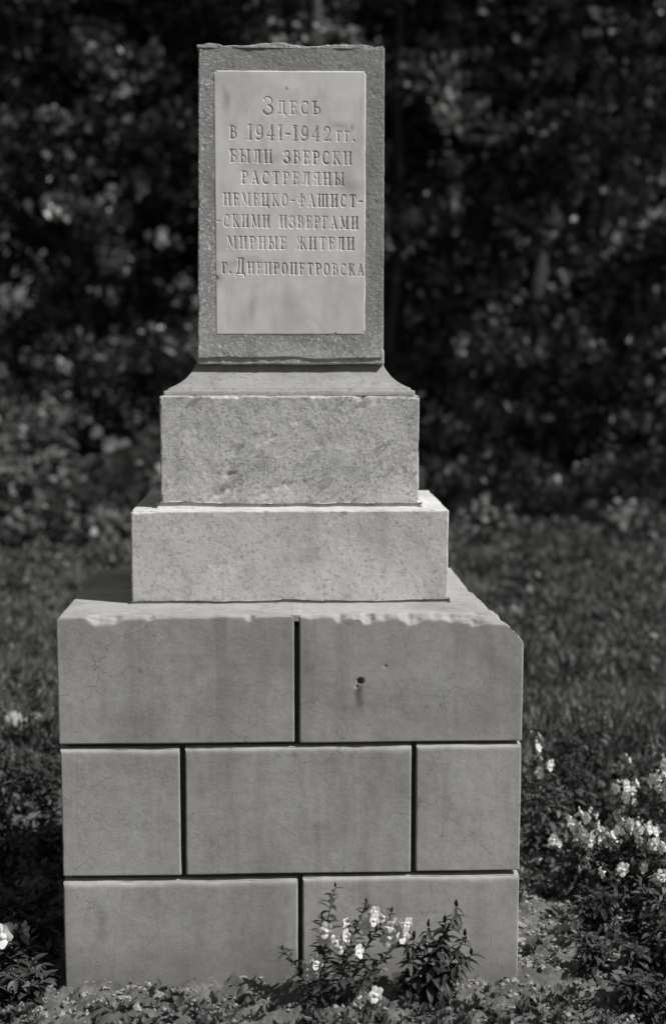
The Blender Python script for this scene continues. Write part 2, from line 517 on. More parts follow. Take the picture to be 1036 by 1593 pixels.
def pin_hole(V, V0, N):
    fr = V0[:, 1] < BF + 1e-4
    for xc, zc, rr, dp in ((.172, .787, .0085, .02), (.235, .825, .004, .006), (.165, .775, .006, .006)):
        d = np.hypot(V0[:, 0] - xc, (V0[:, 2] - zc))
        V[:, 1] += np.where(fr, dp * np.clip(1 - (d / rr) ** 2, 0, 1), 0)
    return V

base = bpy.data.objects.new('plinth', None); COL.objects.link(base); base.parent = mon
def blk(x0, x1, z0, z1, seed, **kw):
    return stone('plinth_block', (x0, BF, z0), (x1, BB, z1), base, M['plaster'], seed=seed, amp=.0022, ascale=5, r=.004, **kw)
xl, xr = -.575, .578
blk(xl, .0155 - g, ZJ1 + .004, HB, 3, chips=top_chips, res=.0050, resy=.004)
blk(.0155 + g, xr, ZJ1 + .003, HB, 5, chips=top_chips, extra=pin_hole, res=.0038, resy=.004)
blk(xl + .003, -.27 - g, ZJ2 + .004, ZJ1 - .007, 7, bevel=(.011, .008), chips=edge_nicks(207, .0035, 26))
blk(-.27 + g, .307 - g, ZJ2 + .005, ZJ1 - .005, 9, bevel=(.010, .008), chips=edge_nicks(209, .0035, 26))
blk(.307 + g, xr - .001, ZJ2 + .007, ZJ1 - .004, 11, bevel=(.009, .007), chips=edge_nicks(211, .0035, 26))
blk(xl + .004, .022 - g, -.08, ZJ2 - .008, 13, bevel=(.012, .008), chips=edge_nicks(213, .004, 26))
blk(.022 + g, xr - .002, -.08, ZJ2 - .004, 15, bevel=(.010, .007), chips=edge_nicks(215, .004, 26))
core = stone('plinth_core', (xl + .022, BF + .022, -.06), (xr - .15, BB - .022, HB - .03), base, M['mortar'], res=.03, resy=.05, amp=.002, seed=20)
stone('joint_mortar', (.0155 - g - .006, BF + .0012, HB - .017), (.0155 + g + .006, BB - .003, HB + .0004), base, M['plaster'], res=.004, resy=.01, r=.002, amp=.0006, seed=22)

def foot_wave(amp, zb, up=.02):
    def f(V, V0, N):
        lo = np.clip(1 - (V0[:, 2] - zb) / up, 0, 1)
        V[:, 2] += lo * amp * fbm(p3(V0[:, 0], V0[:, 1]), 18, 4, 77)
        return V
    return f

def hew(amp, scale, seed, diag=False):
    def f(V, V0, N):
        Q = V0.copy()
        if diag:
            a = R(40); u = Q[:, 0] * math.cos(a) + Q[:, 2] * math.sin(a); v = -Q[:, 0] * math.sin(a) + Q[:, 2] * math.cos(a)
            Q = np.stack([u * .55, Q[:, 1], v * 1.6], 1)
        nz = fbm(Q, scale, 4, seed, .6)
        pit = np.clip(nz - .22, 0, None)
        msk = np.clip(fbm(V0, 5, 2, seed + 5) * 2 + .6, .15, 1)
        V -= N * (amp * msk * (.12 * nz + 2.4 * pit))[:, None]
        return V
    return f

stone('lower_step', (-.408, -.28, HB + .001), (.408, .24, 1.195), mon, M['dressed'], res=.0045, resy=.012, r=.005, amp=.0022, ascale=7, seed=31,
      chips=edge_nicks(131, .006), extra=hew(.0016, 34, 33))
stone('upper_step', (-.336, -.21, 1.196), (.337, .14, 1.486), mon, M['hewn'], res=.0032, resy=.012, r=.004, amp=.0025, ascale=7, seed=35,
      chips=edge_nicks(135, .007, 30), extra=hew(.0055, 24, 37, True))
# mortar skirts where the steps sit
def skirt(name, x0, x1, y0, y1, z0, h, out, seed, mat):
    def f(V, V0, N):
        k = 1 + .6 * fbm(p3(V0[:, 0], V0[:, 1]), 9, 4, seed)
        t = (V0[:, 2] - z0) / h
        V[:, 2] = z0 + t * h * k
        V[:, 1] += np.where(V0[:, 1] < (y0 + .001), t * out * .8, 0)
        V[:, 0] += np.where(V0[:, 0] < x0 + .001, t * out * .8, 0) - np.where(V0[:, 0] > x1 - .001, t * out * .8, 0)
        return V
    return stone(name, (x0, y0, z0), (x1, y1, z0 + h), mon, mat, res=.006, resy=.012, r=.001, amp=.0008, ascale=30, seed=seed, extra=f)
skirt('mortar_skirt', -.336 - .012, .337 + .010, -.21 - .012, .12, 1.1915, .016, .013, 61, M['dressed'])
skirt('mortar_skirt', -.408 - .006, .408 + .006, -.28 - .009, .18, HB - .004, .012, .010, 63, M['plaster'])

# cavetto cornice between the upper step and the slab
def build_cornice():
    prof = [(0.326, 1.4865), (0.3255, 1.497), (.3235, 1.499), (.3160, 1.4995), (.3155, 1.505)]
    z0, x0, z1, x1 = 1.505, .3155, 1.560, .252
    for t in np.linspace(.12, 1, 8):
        a = t * math.pi / 2
        # shallow concave sweep
        prof.append((x0 - (x0 - x1) * (math.sin(a) * .55 + t * .45), z0 + (z1 - z0) * ((1 - math.cos(a)) * .45 + t * .55)))
    prof += [(.2505, 1.566), (.247, 1.570), (.20, 1.571)]
    cyc = -.045
    V, F = [], []
    per = []
    # perimeter parameter: rectangle with half widths that follow the profile
    nf, ns = 150, 40
    for hx, z in prof:
        off = .326 - hx
        hy0, hy1 = -.2005 + off * 1.42, .115 - off * .9
        ring = []
        for t in np.linspace(-1, 1, nf, endpoint=False): ring.append((t * hx, hy0, z))
        for t in np.linspace(0, 1, ns, endpoint=False): ring.append((hx, hy0 + (hy1 - hy0) * t, z))
        for t in np.linspace(1, -1, nf, endpoint=False): ring.append((t * hx, hy1, z))
        for t in np.linspace(1, 0, ns, endpoint=False): ring.append((-hx, hy0 + (hy1 - hy0) * t, z))
        per.append(ring)
    m_ = len(per[0])
    V = np.array([q for r_ in per for q in r_])
    # refine between profile rings not needed; worn surface
    V[:, 2] += .0016 * fbm(V, 14, 4, 71) + .0008 * fbm(V, 60, 2, 73)
    V[:, 1] += .0018 * fbm(V, 22, 4, 72)
    V[:, 0] += .0012 * fbm(V, 26, 4, 74)
    for k in range(len(prof) - 1):
        for i in range(m_):
            a, b_ = k * m_ + i, k * m_ + (i + 1) % m_
            F.append((a, b_, b_ + m_, a + m_))
    link('cornice', mesh_np('cornice', V, np.array(F)), M['cornice'], mon)
build_cornice()

# slab: bed, body, marble plate, mortar left on its top
stone('mortar_bed', (-.246, -.1165, 1.566), (.250, .052, 1.605), mon, M['limemortar'], res=.004, resy=.01, r=.004, amp=.004, ascale=26, seed=81)
def slab_shape(V, V0, N):
    t = np.clip((2.382 - V0[:, 2]) / .79, 0, 1)
    V[:, 0] -= np.where(V0[:, 0] < 0, .010 * t, 0)
    lo = np.clip(1 - (V0[:, 2] - 1.586) / .03, 0, 1)
    V[:, 2] += lo * (.009 * fbm(p3(V0[:, 0], V0[:, 1]), 9, 4, 91) - .003)
    hi = np.clip((V0[:, 2] - 2.352) / .03, 0, 1)
    V[:, 2] += hi * .004 * fbm(p3(V0[:, 0], V0[:, 1]), 20, 4, 93)
    pit = np.clip(fbm(V0, 70, 3, 95) - .3, 0, None)
    V -= N * (.004 * pit)[:, None]
    return V
slab = stone('slab', (-.232, -.121, 1.586), (.2485, .05, 2.382), mon, M['aggregate'], res=.004, resy=.01, r=.003, amp=.0012, ascale=12, seed=85,
             chips=edge_nicks(185, .005, 40), extra=slab_shape)
def cap_shape(V, V0, N):
    up = np.clip((V0[:, 2] - 2.378) / .010, 0, 1)
    V[:, 2] += up * (.012 * fbm(p3(V0[:, 0], V0[:, 1]), 14, 4, 97) + .004 * fbm(p3(V0[:, 0], V0[:, 1]), 60, 3, 98))
    V[:, 1] += .004 * fbm(V0, 24, 3, 99)
    return V
stone('mortar_cap', (-.236, -.122, 2.377), (.247, .048, 2.387), mon, M['limemortar'], res=.004, resy=.01, r=.002, amp=.002, ascale=30, seed=87, extra=cap_shape)

# ---- lettering cut into the marble plate (stroke skeletons, cap height 1)
T, H_ = .105, .06        # half-widths of thick and thin strokes
def arc(cx, cy, rx, ry, a0, a1, n=10):
    return [(cx + rx * math.cos(R(a)), cy + ry * math.sin(R(a))) for a in np.linspace(a0, a1, n)]
def stem(x, y0=0, y1=1): return [([(x, y0), (x, y1)], T), ([(x - .13, y0), (x + .13, y0)], H_), ([(x - .13, y1), (x + .13, y1)], H_)]
GL = {}
def G(ch, wdt, *st):
    L = []
    for s in st:
        if isinstance(s, list): L += s
        else: L.append(s)
    GL[ch] = (wdt, L)
W = .62
G('з', .5, (arc(.25, .75, .2, .24, 140, -80), H_ * 1.3), (arc(.25, .26, .23, .26, 80, -150), T), ([(.07, .83), (.07, .90)], T), ([(.03, .2), (.03, .12)], T))
G('д', .62, ([(.2, .98), (.18, .35), (.08, .03)], H_), ([(.46, 0.02), (.46, 1)], T), ([(.14, 1), (.55, 1)], H_), ([(0, .02), (.62, .02)], H_), ([(.0, .02), (.0, -.16)], H_), ([(.62, .02), (.62, -.16)], H_ * 1.2))
G('е', .5, stem(.12), ([(.1, 1), (.46, 1), (.47, .82)], H_), ([(.1, 0), (.47, 0), (.5, .2)], H_), ([(.12, .52), (.36, .52)], H_), ([(.36, .62), (.36, .42)], H_))
G('с', .56, (arc(.3, .5, .26, .5, 55, 305, 16), T * .85), ([(.47, .98), (.47, .74)], H_))
G('ь', .55, stem(.12), ([(.12, .54), (.3, .54)] + arc(.3, .27, .2, .27, 90, -90) + [(.12, 0)], H_ * 1.3))
G('б', .55, stem(.12), ([(.1, 1), (.47, 1), (.48, .82)], H_), ([(.12, .54), (.3, .54)] + arc(.3, .27, .2, .27, 90, -90) + [(.12, 0)], H_ * 1.3))
G('в', .55, stem(.12), ([(.12, 1), (.28, 1)] + arc(.28, .77, .17, .23, 90, -90) + [(.12, .54)], H_), ([(.12, .54), (.3, .54)] + arc(.3, .27, .2, .27, 90, -90) + [(.12, 0)], H_ * 1.3))
G('ы', .8, stem(.12), ([(.12, .54), (.26, .54)] + arc(.26, .27, .19, .27, 90, -90) + [(.12, 0)], H_ * 1.3), stem(.68))
G('л', .62, ([(.22, .98), (.2, .3), (.12, .04), (.02, .06)], H_ * 1.2), stem(.5), ([(.12, 1), (.6, 1)], H_))
G('и', .66, stem(.12), stem(.54), ([(.16, .2), (.5, .82)], H_))
G('р', .52, stem(.12), ([(.12, 1), (.28, 1)] + arc(.28, .74, .2, .26, 90, -90) + [(.12, .48)], H_ * 1.3))
G('к', .62, stem(.12), ([(.12, .48), (.28, .55), (.46, .98)], H_), ([(.26, .56), (.56, 0)], T * .9), ([(.44, 0), (.64, 0)], H_), ([(.38, 1), (.54, 1)], H_))
G('а', .64, ([(.3, 1), (.1, 0)], H_), ([(.3, 1), (.54, 0)], T), ([(.16, .32), (.46, .32)], H_), ([(.0, 0), (.2, 0)], H_), ([(.42, 0), (.66, 0)], H_))
G('т', .6, stem(.3), ([(.02, .8), (.04, 1), (.56, 1), (.58, .8)], H_))
G('я', .56, stem(.44), ([(.44, 1), (.28, 1)] + arc(.28, .76, .2, .24, 90, 270) + [(.44, .52)], H_ * 1.2), ([(.3, .5), (.08, 0)], T * .8))
G('н', .66, stem(.12), stem(.54), ([(.12, .52), (.54, .52)], H_))
G('м', .82, ([(.12, 0), (.14, 1)], H_), ([(.14, 1), (.4, .12)], T), ([(.4, .12), (.68, 1)], H_), ([(.68, 1), (.7, 0)], T), ([(.02, 0), (.24, 0)], H_), ([(.58, 0), (.82, 0)], H_), ([(.02, 1), (.14, 1)], H_), ([(.68, 1), (.8, 1)], H_))
G('ц', .72, stem(.12), stem(.54), ([(.12, 0), (.68, 0), (.68, -.22)], H_ * 1.2))
G('о', .6, (arc(.3, .5, .25, .5, 0, 360, 24), T * .8))
G('ф', .72, stem(.36), (arc(.36, .55, .3, .27, 0, 360, 20), H_ * 1.2))
G('ш', .96, stem(.12), stem(.48), stem(.84), ([(.12, 0), (.84, 0)], H_))
G('п', .66, stem(.12), stem(.54), ([(.12, 1), (.54, 1)], H_))
G('г', .5, stem(.12), ([(.1, 1), (.46, 1), (.48, .78)], H_))
G('ж', .86, stem(.43), ([(.43, .5), (.26, .56), (.1, .98)], H_), ([(.43, .5), (.6, .56), (.76, .98)], H_), ([(.28, .54), (.04, 0)], T * .7), ([(.58, .54), (.82, 0)], T * .8))
G('.', .16, ([(.08, .03), (.085, .06)], T * 1.1))
G('-', .36, ([(.02, .46), (.34, .46)], H_ * 1.3))
G(' ', .42)
G('1', .3, stem(.15), ([(.15, 1), (.02, .84)], H_))
G('9', .52, (arc(.26, .66, .2, .32, 0, 360, 20), T * .75), ([(.46, .66)] + arc(.22, .36, .24, .36, 20, -130, 10), T * .8))
G('4', .6, ([(.4, 0), (.4, 1)], T), ([(.4, 1), (.03, .28), (.56, .28)], H_), ([(.28, 0), (.52, 0)], H_))
G('2', .54, ([(.07, .74)] + arc(.26, .74, .2, .25, 180, -10, 10) + [(.3, .3), (.04, .02)], T * .75), ([(.04, .03), (.3, .08), (.48, .02), (.5, .16)], T * .8))

def compose(text):
    """list of (strokes, scale, dx) with capitals taller; returns strokes in cap units and the total width"""
    x = 0; out = []
    for ch in text:
        sc = 1.0
        if ch.isupper(): sc = 1.42
        if ch.isdigit(): sc = 1.22
        if ch == '_': x += .22; continue
        if text.startswith('в 19') and ch == 'г': sc = .80
        if text.startswith('г.') and ch == 'г': sc = .92
        wd, st = GL[ch.lower()]
        dy = -.06 if ch.isupper() or ch.isdigit() else 0
        for pts, hw in st:
            out.append(([(x + a * sc, b * sc + dy) for a, b in pts], hw * (1 if sc < 1.3 else 1.15)))
        x += wd * sc + .30
    return out, x - .30

ROWS = [('Здесь', -.0672, .0816, 2.2130, 2.2121, .031), ('в 1941-1942_гг.', -.1528, .1706, 2.1505, 2.1437, .030),
        ('были зверски', -.1534, .1622, 2.0899, 2.0845, .031), ('растреляны', -.1236, .1421, 2.0357, 2.0317, .030),
        ('немецко-фашист-', -.1711, .1911, 1.9795, 1.9756, .030), ('-скими извергами', -.1884, .1794, 1.9248, 1.9191, .030),
        ('мирные жители', -.1619, .1693, 1.8684, 1.8657, .030), ('г._Днепропетровска', -.1760, .1949, 1.8050, 1.7989, .028)]

def build_plate():
    x0, x1, z0, z1 = -.1935, .2000, 1.6440, 2.3215
    res = .00100
    nx, nz = int((x1 - x0) / res) + 1, int((z1 - z0) / res) + 1
    xs, zs = np.linspace(x0, x1, nx), np.linspace(z0, z1, nz)
    D = np.zeros((nz, nx))
    for text, a, b, za, zb, ch in ROWS:
        st, wid = compose(text)
        kx = (b - a) / wid
        for pts, hw in st:
            q = [(a + px * kx, za + (zb - za) * px / wid + py * ch) for px, py in pts]
            hwm = hw * ch * .92
            for (ax, az), (bx, bz) in zip(q[:-1], q[1:]):
                i0 = max(0, int((min(ax, bx) - hwm - x0) / res) - 1); i1 = min(nx, int((max(ax, bx) + hwm - x0) / res) + 3)
                j0 = max(0, int((min(az, bz) - hwm - z0) / res) - 1); j1 = min(nz, int((max(az, bz) + hwm - z0) / res) + 3)
                if i1 <= i0 or j1 <= j0: continue
                X, Z = np.meshgrid(xs[i0:i1], zs[j0:j1])
                vx, vz = bx - ax, bz - az; L2 = vx * vx + vz * vz + 1e-12
                t = np.clip(((X - ax) * vx + (Z - az) * vz) / L2, 0, 1)
                d = np.hypot(X - ax - t * vx, Z - az - t * vz)
                dep = np.clip((hwm - d) / (.6 * hwm), 0, 1) * (.0010 + hwm * .42)
                D[j0:j1, i0:i1] = np.maximum(D[j0:j1, i0:i1], dep)
    # weathering softens the cuts
    for _ in range(1):
        Dp = np.pad(D, 1, mode='edge')
        D = (Dp[1:-1, 1:-1] * 2 + Dp[:-2, 1:-1] + Dp[2:, 1:-1] + Dp[1:-1, :-2] + Dp[1:-1, 2:]) / 6
    X, Z = np.meshgrid(xs, zs)
    x, z, dd = X.ravel(), Z.ravel(), D.ravel()
    P = p3(x, 0, z)
    cut = np.clip(.75 + .9 * fbm(P, 22, 3, 13), .55, 1.15)
    y = -.1223 + dd * cut + .0006 * fbm(P, 5, 3, 15)
    # softened rim
    e = np.minimum(np.minimum(x - x0, x1 - x), np.minimum(z - z0, z1 - z)) + .0006 * fbm(P, 40, 3, 16)
    y += np.clip(.0030 - e, 0, .0030) * .45
    # chips in the rim
    for cx, cz, rr in ((-.193, 1.79, .008), (-.19, 2.32, .006), (.2, 2.318, .006), (.12, 1.644, .006), (.199, 1.65, .004)):
        d = np.hypot(x - cx, z - cz) + .002 * fbm(P, 90, 2, 18)
        y += np.clip(1 - d / rr, 0, 1) * .006
    V = np.stack([x, y, z], 1)
    I, J = np.meshgrid(np.arange(nx - 1), np.arange(nz - 1)); a = (J * nx + I).ravel()
    F = np.stack([a, a + 1, a + nx + 1, a + nx], 1)
    # rim returning to the slab
    ring = np.concatenate([np.arange(nx), (np.arange(1, nz)) * nx + nx - 1, (nz - 1) * nx + np.arange(nx - 2, -1, -1), np.arange(nz - 2, 0, -1) * nx])
    Vb = V[ring].copy(); Vb[:, 1] = -.115
    off = len(V); m_ = len(ring); k = np.arange(m_)
    Fb = np.stack([ring[(k + 1) % m_], ring[k], off + k, off + (k + 1) % m_], 1)
    me = mesh_np('inscribed_plate', np.concatenate([V, Vb]), np.concatenate([F, Fb]))
    o = link('inscribed_plate', me, M['marble'], mon)
    o['label'] = 'pale marble plate with eight lines of cut Cyrillic lettering'
build_plate()

# ------------------------------------------------------------------ leaves and plants
def rot_frames(dirs, ups):
    """rows: side, dir, normal for each leaf"""
    d = dirs / np.linalg.norm(dirs, axis=1)[:, None]
    s = np.cross(d, ups); ln = np.linalg.norm(s, axis=1)[:, None]; s = s / np.maximum(ln, 1e-6)
    nn = np.cross(s, d)
    return s, d, nn

def leaf_template(kind):
    """(side, along, normal) coords for unit-length leaf + faces"""
    if kind == 'quad':        # folded diamond
        V = [(0, 0, 0), (-.30, .45, .06), (0, 1, 0), (.30, .45, .06)]
        F = [(0, 1, 2), (0, 2, 3)]
    elif kind == 'round':
        V = [(0, 0, 0), (-.36, .28, .07), (-.40, .62, .08), (0, 1, -.05), (.40, .62, .08), (.36, .28, .07), (0, .45, 0)]
        F = [(6, 0, 1), (6, 1, 2), (6, 2, 3), (6, 3, 4), (6, 4, 5), (6, 5, 0)]
    elif kind == 'lance':
        V = []; F = []
        ts = [0, .2, .45, .72, 1]; ws = [.02, .12, .16, .11, 0]
        for t, w_ in zip(ts, ws):
            zc = -.35 * t * t
            V += [(-w_, t * (1 - .08 * t), zc + w_ * .35), (0, t * (1 - .08 * t), zc), (w_, t * (1 - .08 * t), zc + w_ * .35)]
        for i in range(4):
            a = i * 3
            for k in (0, 1):
                F += [(a + k, a + k + 1, a + k + 4), (a + k, a + k + 4, a + k + 3)]
    elif kind == 'blade':
        V = [(-.03, 0, 0), (.03, 0, 0), (.022, .55, -.06), (-.022, .55, -.06), (0, 1, -.25)]
        F = [(0, 1, 2), (0, 2, 3), (3, 2, 4)]
    return np.array(V, float), np.array(F)

def leaves_mesh(name, P, dirs, ups, size, kind, width=1.0):
    TV, TF = leaf_template(kind)
    s, d, nn = rot_frames(dirs, ups)
    n = len(P)
    size = np.broadcast_to(size, (n,))
    wd = np.broadcast_to(width, (n,))
    V = P[:, None, :] + size[:, None, None] * (TV[None, :, 0, None] * s[:, None, :] * wd[:, None, None] + TV[None, :, 1, None] * d[:, None, :] + TV[None, :, 2, None] * nn[:, None, :])
    F = TF[None] + (np.arange(n) * len(TV))[:, None, None]
    return mesh_np(name, V.reshape(-1, 3), F.reshape(-1, 3), smooth=(kind in ('lance', 'round')))

def randn_dirs(n, zb=0.0):
    d = RNG.normal(size=(n, 3)); d[:, 2] += zb
    return d / np.linalg.norm(d, axis=1)[:, None]

def tube(path, radii, sides=7):
    path = [Vector(p) for p in path]
    V, F = [], []
    for i, p in enumerate(path):
        t = (path[min(i + 1, len(path) - 1)] - path[max(i - 1, 0)]).normalized()
        a = t.cross(Vector((.13, 1, .21))).normalized(); b = t.cross(a)
        for k in range(sides):
            an = 2 * math.pi * k / sides
            V.append(p + (a * math.cos(an) + b * math.sin(an)) * radii[i])
    for i in range(len(path) - 1):
        for k in range(sides):
            F.append((i * sides + k, i * sides + (k + 1) % sides, (i + 1) * sides + (k + 1) % sides, (i + 1) * sides + k))
    return np.array([tuple(v) for v in V]), np.array(F)

def join(parts):
    Vs, Fs, o = [], [], 0
    for V, F in parts:
        Vs.append(V); Fs.append(F + o); o += len(V)
    return np.concatenate(Vs), np.concatenate(Fs)

# blossom: two-lipped snapdragon-like flower, about 1 unit long, opening toward +Y
def blossom_mesh(name, seed):
    rg = random.Random(seed)
    parts = []
    def petal(base, dirv, upv, L, Wd, curl):
        d = Vector(dirv).normalized(); s = d.cross(Vector(upv)).normalized(); nn = s.cross(d)
        V, F = [], []
        for i in range(5):
            t = i / 4
            wdt = Wd * math.sin(math.pi * (.18 + .72 * t)) ** .7
            for k in range(5):
                u = k / 2 - 1
                p = Vector(base) + d * (L * t) + s * (wdt * u * .5) + nn * (curl * t * t * L - .25 * wdt * u * u * (1 - t) + .06 * L * rg.uniform(-1, 1) * t)
                V.append(tuple(p))
        for i in range(4):
            for k in range(4):
                a = i * 5 + k; F.append((a, a + 1, a + 6, a + 5))
        parts.append((np.array(V), np.array(F)))
    Vt, Ft = tube([(0, -.05, 0), (0, .12, .02), (0, .32, .03), (0, .48, .03)], [.06, .15, .17, .2], 8)
    parts.append((Vt, Ft))
    c = (0, .42, .04)
    for a, L, wd in ((118, .52, .46), (62, .52, .46)):
        petal(c, (math.cos(R(a)), .45, math.sin(R(a))), (0, 1, .2), L, wd, -.25 * rg.uniform(.6, 1.3))
    for a, L, wd in ((200, .46, .42), (270, .52, .48), (340, .46, .42)):
        petal(c, (math.cos(R(a)), .65, math.sin(R(a))), (0, 1, -.2), L, wd, -.35 * rg.uniform(.6, 1.3))
    # puffed palate closing the throat
    V, F = [], []
    for i in range(5):
        for k in range(8):
            th = math.pi * i / 4 * .5; ph = 2 * math.pi * k / 8
            V.append((.19 * math.sin(th) * math.cos(ph), .46 + .16 * math.cos(th), -.02 + .15 * math.sin(th) * math.sin(ph)))
    for i in range(4):
        for k in range(8):
            F.append((i * 8 + k, i * 8 + (k + 1) % 8, (i + 1) * 8 + (k + 1) % 8, (i + 1) * 8 + k))
    parts.append((np.array(V), np.array(F)))
    V, F = join(parts)
    return mesh_np(name, V, F)
BLOS = [blossom_mesh('blossom', i) for i in range(5)]
for b_ in BLOS: b_.materials.append(M['petal'])
Vb_, Fb_ = tube([(0, -.1, 0), (0, .1, 0), (0, .4, 0), (0, .75, .03), (0, 1, .08)], [.08, .2, .28, .2, .03], 8)
BUD = mesh_np('bud', Vb_, Fb_); BUD.materials.append(M['petal'])
def one_leaf(kind, mat, seed):
    rg = np.random.default_rng(seed)
    TV, TF = leaf_template(kind)
    V = TV.copy(); V[:, 0] *= rg.uniform(.8, 1.25); V[:, 2] *= rg.uniform(.4, 1.6); V[:, 0] += .06 * rg.normal() * V[:, 1] ** 2
    me = mesh_np('leaf', V, TF); me.materials.append(mat); return me
LEAF_S = [one_leaf('lance', M['plant'], s) for s in range(4)]
LEAF_B = [one_leaf('lance', M['bush'], 10 + s) for s in range(4)]

def frame_obj(name, me, parent, pos, d, up, size, wmul=1.0):
    o = bpy.data.objects.new(name, me); COL.objects.link(o); o.parent = parent
    d = Vector(d).normalized(); s = d.cross(Vector(up)); s = s.normalized() if s.length > 1e-4 else Vector((1, 0, 0)); nn = s.cross(d)
    m = Matrix(((s.x, d.x, nn.x), (s.y, d.y, nn.y), (s.z, d.z, nn.z))).to_4x4()
    o.matrix_local = Matrix.Translation(Vector(pos)) @ m @ Matrix.Diagonal((size * wmul, size, size, 1))
    return o

def bez(a, b, bow, n=8):
    a = Vector(a); b = Vector(b); mid = a.lerp(b, .5) + Vector(bow)
    return [(a * (1 - t) ** 2 + mid * 2 * t * (1 - t) + b * t * t) for t in np.linspace(0, 1, n)]

def single_plant(name, loc, label, stems, blossoms, leafset, lsize, per, droop, cat='flowering plant', seed=0):
    rg = random.Random(seed)
    root = empty(name, loc, label, cat)
    L = Vector(loc)
    for tip, start, bow, r0, t0 in stems:
        a = Vector(start) - L; b = Vector(tip) - L
        path = bez(a, b, bow, 10)
        V, F = tube(path, list(np.linspace(r0, r0 * .35, 10)), 6)
        link('stem', mesh_np('stem', V, F), M['stem'], root)
        length = (b - a).length
        n = max(3, int(per * length / .3))
        for i in range(n):
            t = t0 + (1 - t0) * (i + rg.random() * .7) / n
            k = min(8, int(t * 9)); p = path[k].lerp(path[k + 1], t * 9 - k)
            az = i * 2.4 + rg.uniform(-.5, .5)
            el = rg.uniform(.1, .9) - droop
            d = (math.cos(az) * math.cos(el), math.sin(az) * math.cos(el), math.sin(el))
            sz = lsize * rg.uniform(.6, 1.15) * (1.15 - .55 * t)
            frame_obj('leaf', rg.choice(leafset), root, p, d, (rg.uniform(-.2, .2), rg.uniform(-.2, .2), 1), sz, rg.uniform(.8, 1.3))
        for q in range(3):          # bud tip
            az = q * 2.1
            frame_obj('leaf', rg.choice(leafset), root, path[-1], (math.cos(az) * .4, math.sin(az) * .4, 1), (math.cos(az), math.sin(az), .2), lsize * .35, 1.2)
    for bp, bs, bd in blossoms:
        frame_obj('blossom', rg.choice(BLOS), root, Vector(bp) - L, bd, (rg.uniform(-.3, .3), 0, 1), bs)
    return root

gz = lambda x, y: float(gheight(np.array([x]), np.array([y]))[0])
# the two plants in front of the plinth
Y0 = -.57
def nb(x, z, y=Y0): return (x, y, z)
blo = []
rgb = random.Random(5)
for (x, z, k) in ((.0520, .108, 4), (.1122, .178, 2), (.128, .172, 2), (.100, .190, 1), (.186, .228, 2), (.199, .215, 1), (.1437, .150, 1), (.148, .163, 1),
                  (.236, .222, 2), (.252, .205, 2), (.268, .214, 2), (.240, .182, 2), (.262, .194, 1), (.2072, .045, 1), (.165, .040, 1), (.083, .205, 1), (.070, .175, 1)):
    for q in range(k):
        a = rgb.uniform(-.9, .9)
        blo.append(((x + rgb.uniform(-.010, .010), Y0 - .015 + rgb.uniform(-.012, .012), z + rgb.uniform(-.010, .010)), rgb.uniform(.026, .042), (math.sin(a), -math.cos(a), rgb.uniform(-.3, .5))))
for q in range(26):          # a few more opened blossoms in loose clusters
    cx_, cz_ = rgb.choice(((.056, .108), (.118, .182), (.192, .225), (.246, .214), (.25, .185)))
    a = rgb.uniform(-1.1, 1.1)
    if q % 2: blo.append(((cx_ + rgb.uniform(-.02, .02), Y0 + rgb.uniform(-.02, .02), cz_ + rgb.uniform(-.02, .02)), rgb.uniform(.022, .036), (math.sin(a), -math.cos(a), rgb.uniform(-.2, .8))))
st_base = (.10, Y0, gz(.10, Y0) - .01)
single_plant('flowering_plant', st_base, 'leafy plant with white blossoms before the plinth, left of the dark bush', [
    ((.1074, Y0, .303), (.085, Y0, 0), (-.03, 0, .02), .0026, .15), ((.1829, Y0, .262), (.11, Y0, 0), (-.01, .02, .02), .0026, .15),
    ((.2459, Y0, .240), (.13, Y0 + .02, 0), (-.02, 0, .03), .0026, .15), ((.29, Y0 + .02, .17), (.14, Y0 + .02, 0), (0, 0, .03), .002, .2),
    ((-.0217, Y0 - .01, .150), (.07, Y0, 0), (0, 0, .03), .002, .15), ((.05, Y0 - .03, .12), (.08, Y0 - .02, 0), (0, 0, .02), .002, .1),
    ((.1437, Y0 - .02, .165), (.11, Y0 - .01, 0), (0, 0, .02), .002, .1), ((.075, Y0 + .02, .215), (.09, Y0, 0), (-.02, 0, .02), .002, .15), ((.20, Y0 - .03, .10), (.13, Y0 - .02, 0), (0, 0, .02), .002, .1),
    ((.0, Y0 - .03, .07), (.07, Y0 - .02, 0), (0, 0, .02), .002, .1)],
    blo, LEAF_S, .046, 56, .05, seed=3)
st2 = (.325, Y0 - .01, gz(.325, Y0) - .01)
single_plant('leafy_bush', st2, 'dark lance leaved bush without blossoms beside the white flowering plant before the plinth', [
    ((.4035, Y0, .250), (.325, Y0, 0), (.0, 0, .02), .003, .12), ((.375, Y0 - .01, .215), (.33, Y0, 0), (.01, 0, .02), .0028, .12),
    ((.335, Y0, .200), (.32, Y0, 0), (-.01, 0, .02), .0028, .12), ((.300, Y0, .170), (.32, Y0, 0), (-.02, 0, .02), .0026, .12),
    ((.285, Y0 - .01, .125), (.32, Y0, 0), (-.02, 0, .02), .0026, .12), ((.425, Y0, .175), (.33, Y0, 0), (.02, 0, .03), .0026, .12), ((.36, Y0 - .03, .17), (.33, Y0 - .02, 0), (0, 0, .02), .0026, .1),
    ((.41, Y0 - .03, .12), (.33, Y0 - .02, 0), (0, 0, .02), .0022, .2), ((.27, Y0 - .02, .075), (.32, Y0 - .01, 0), (0, 0, .02), .0022, .2), ((.44, Y0 - .01, .13), (.335, Y0, 0), (0, 0, .03), .0022, .25)],
    [], LEAF_B, .062, 50, .6, 'bush', seed=8)

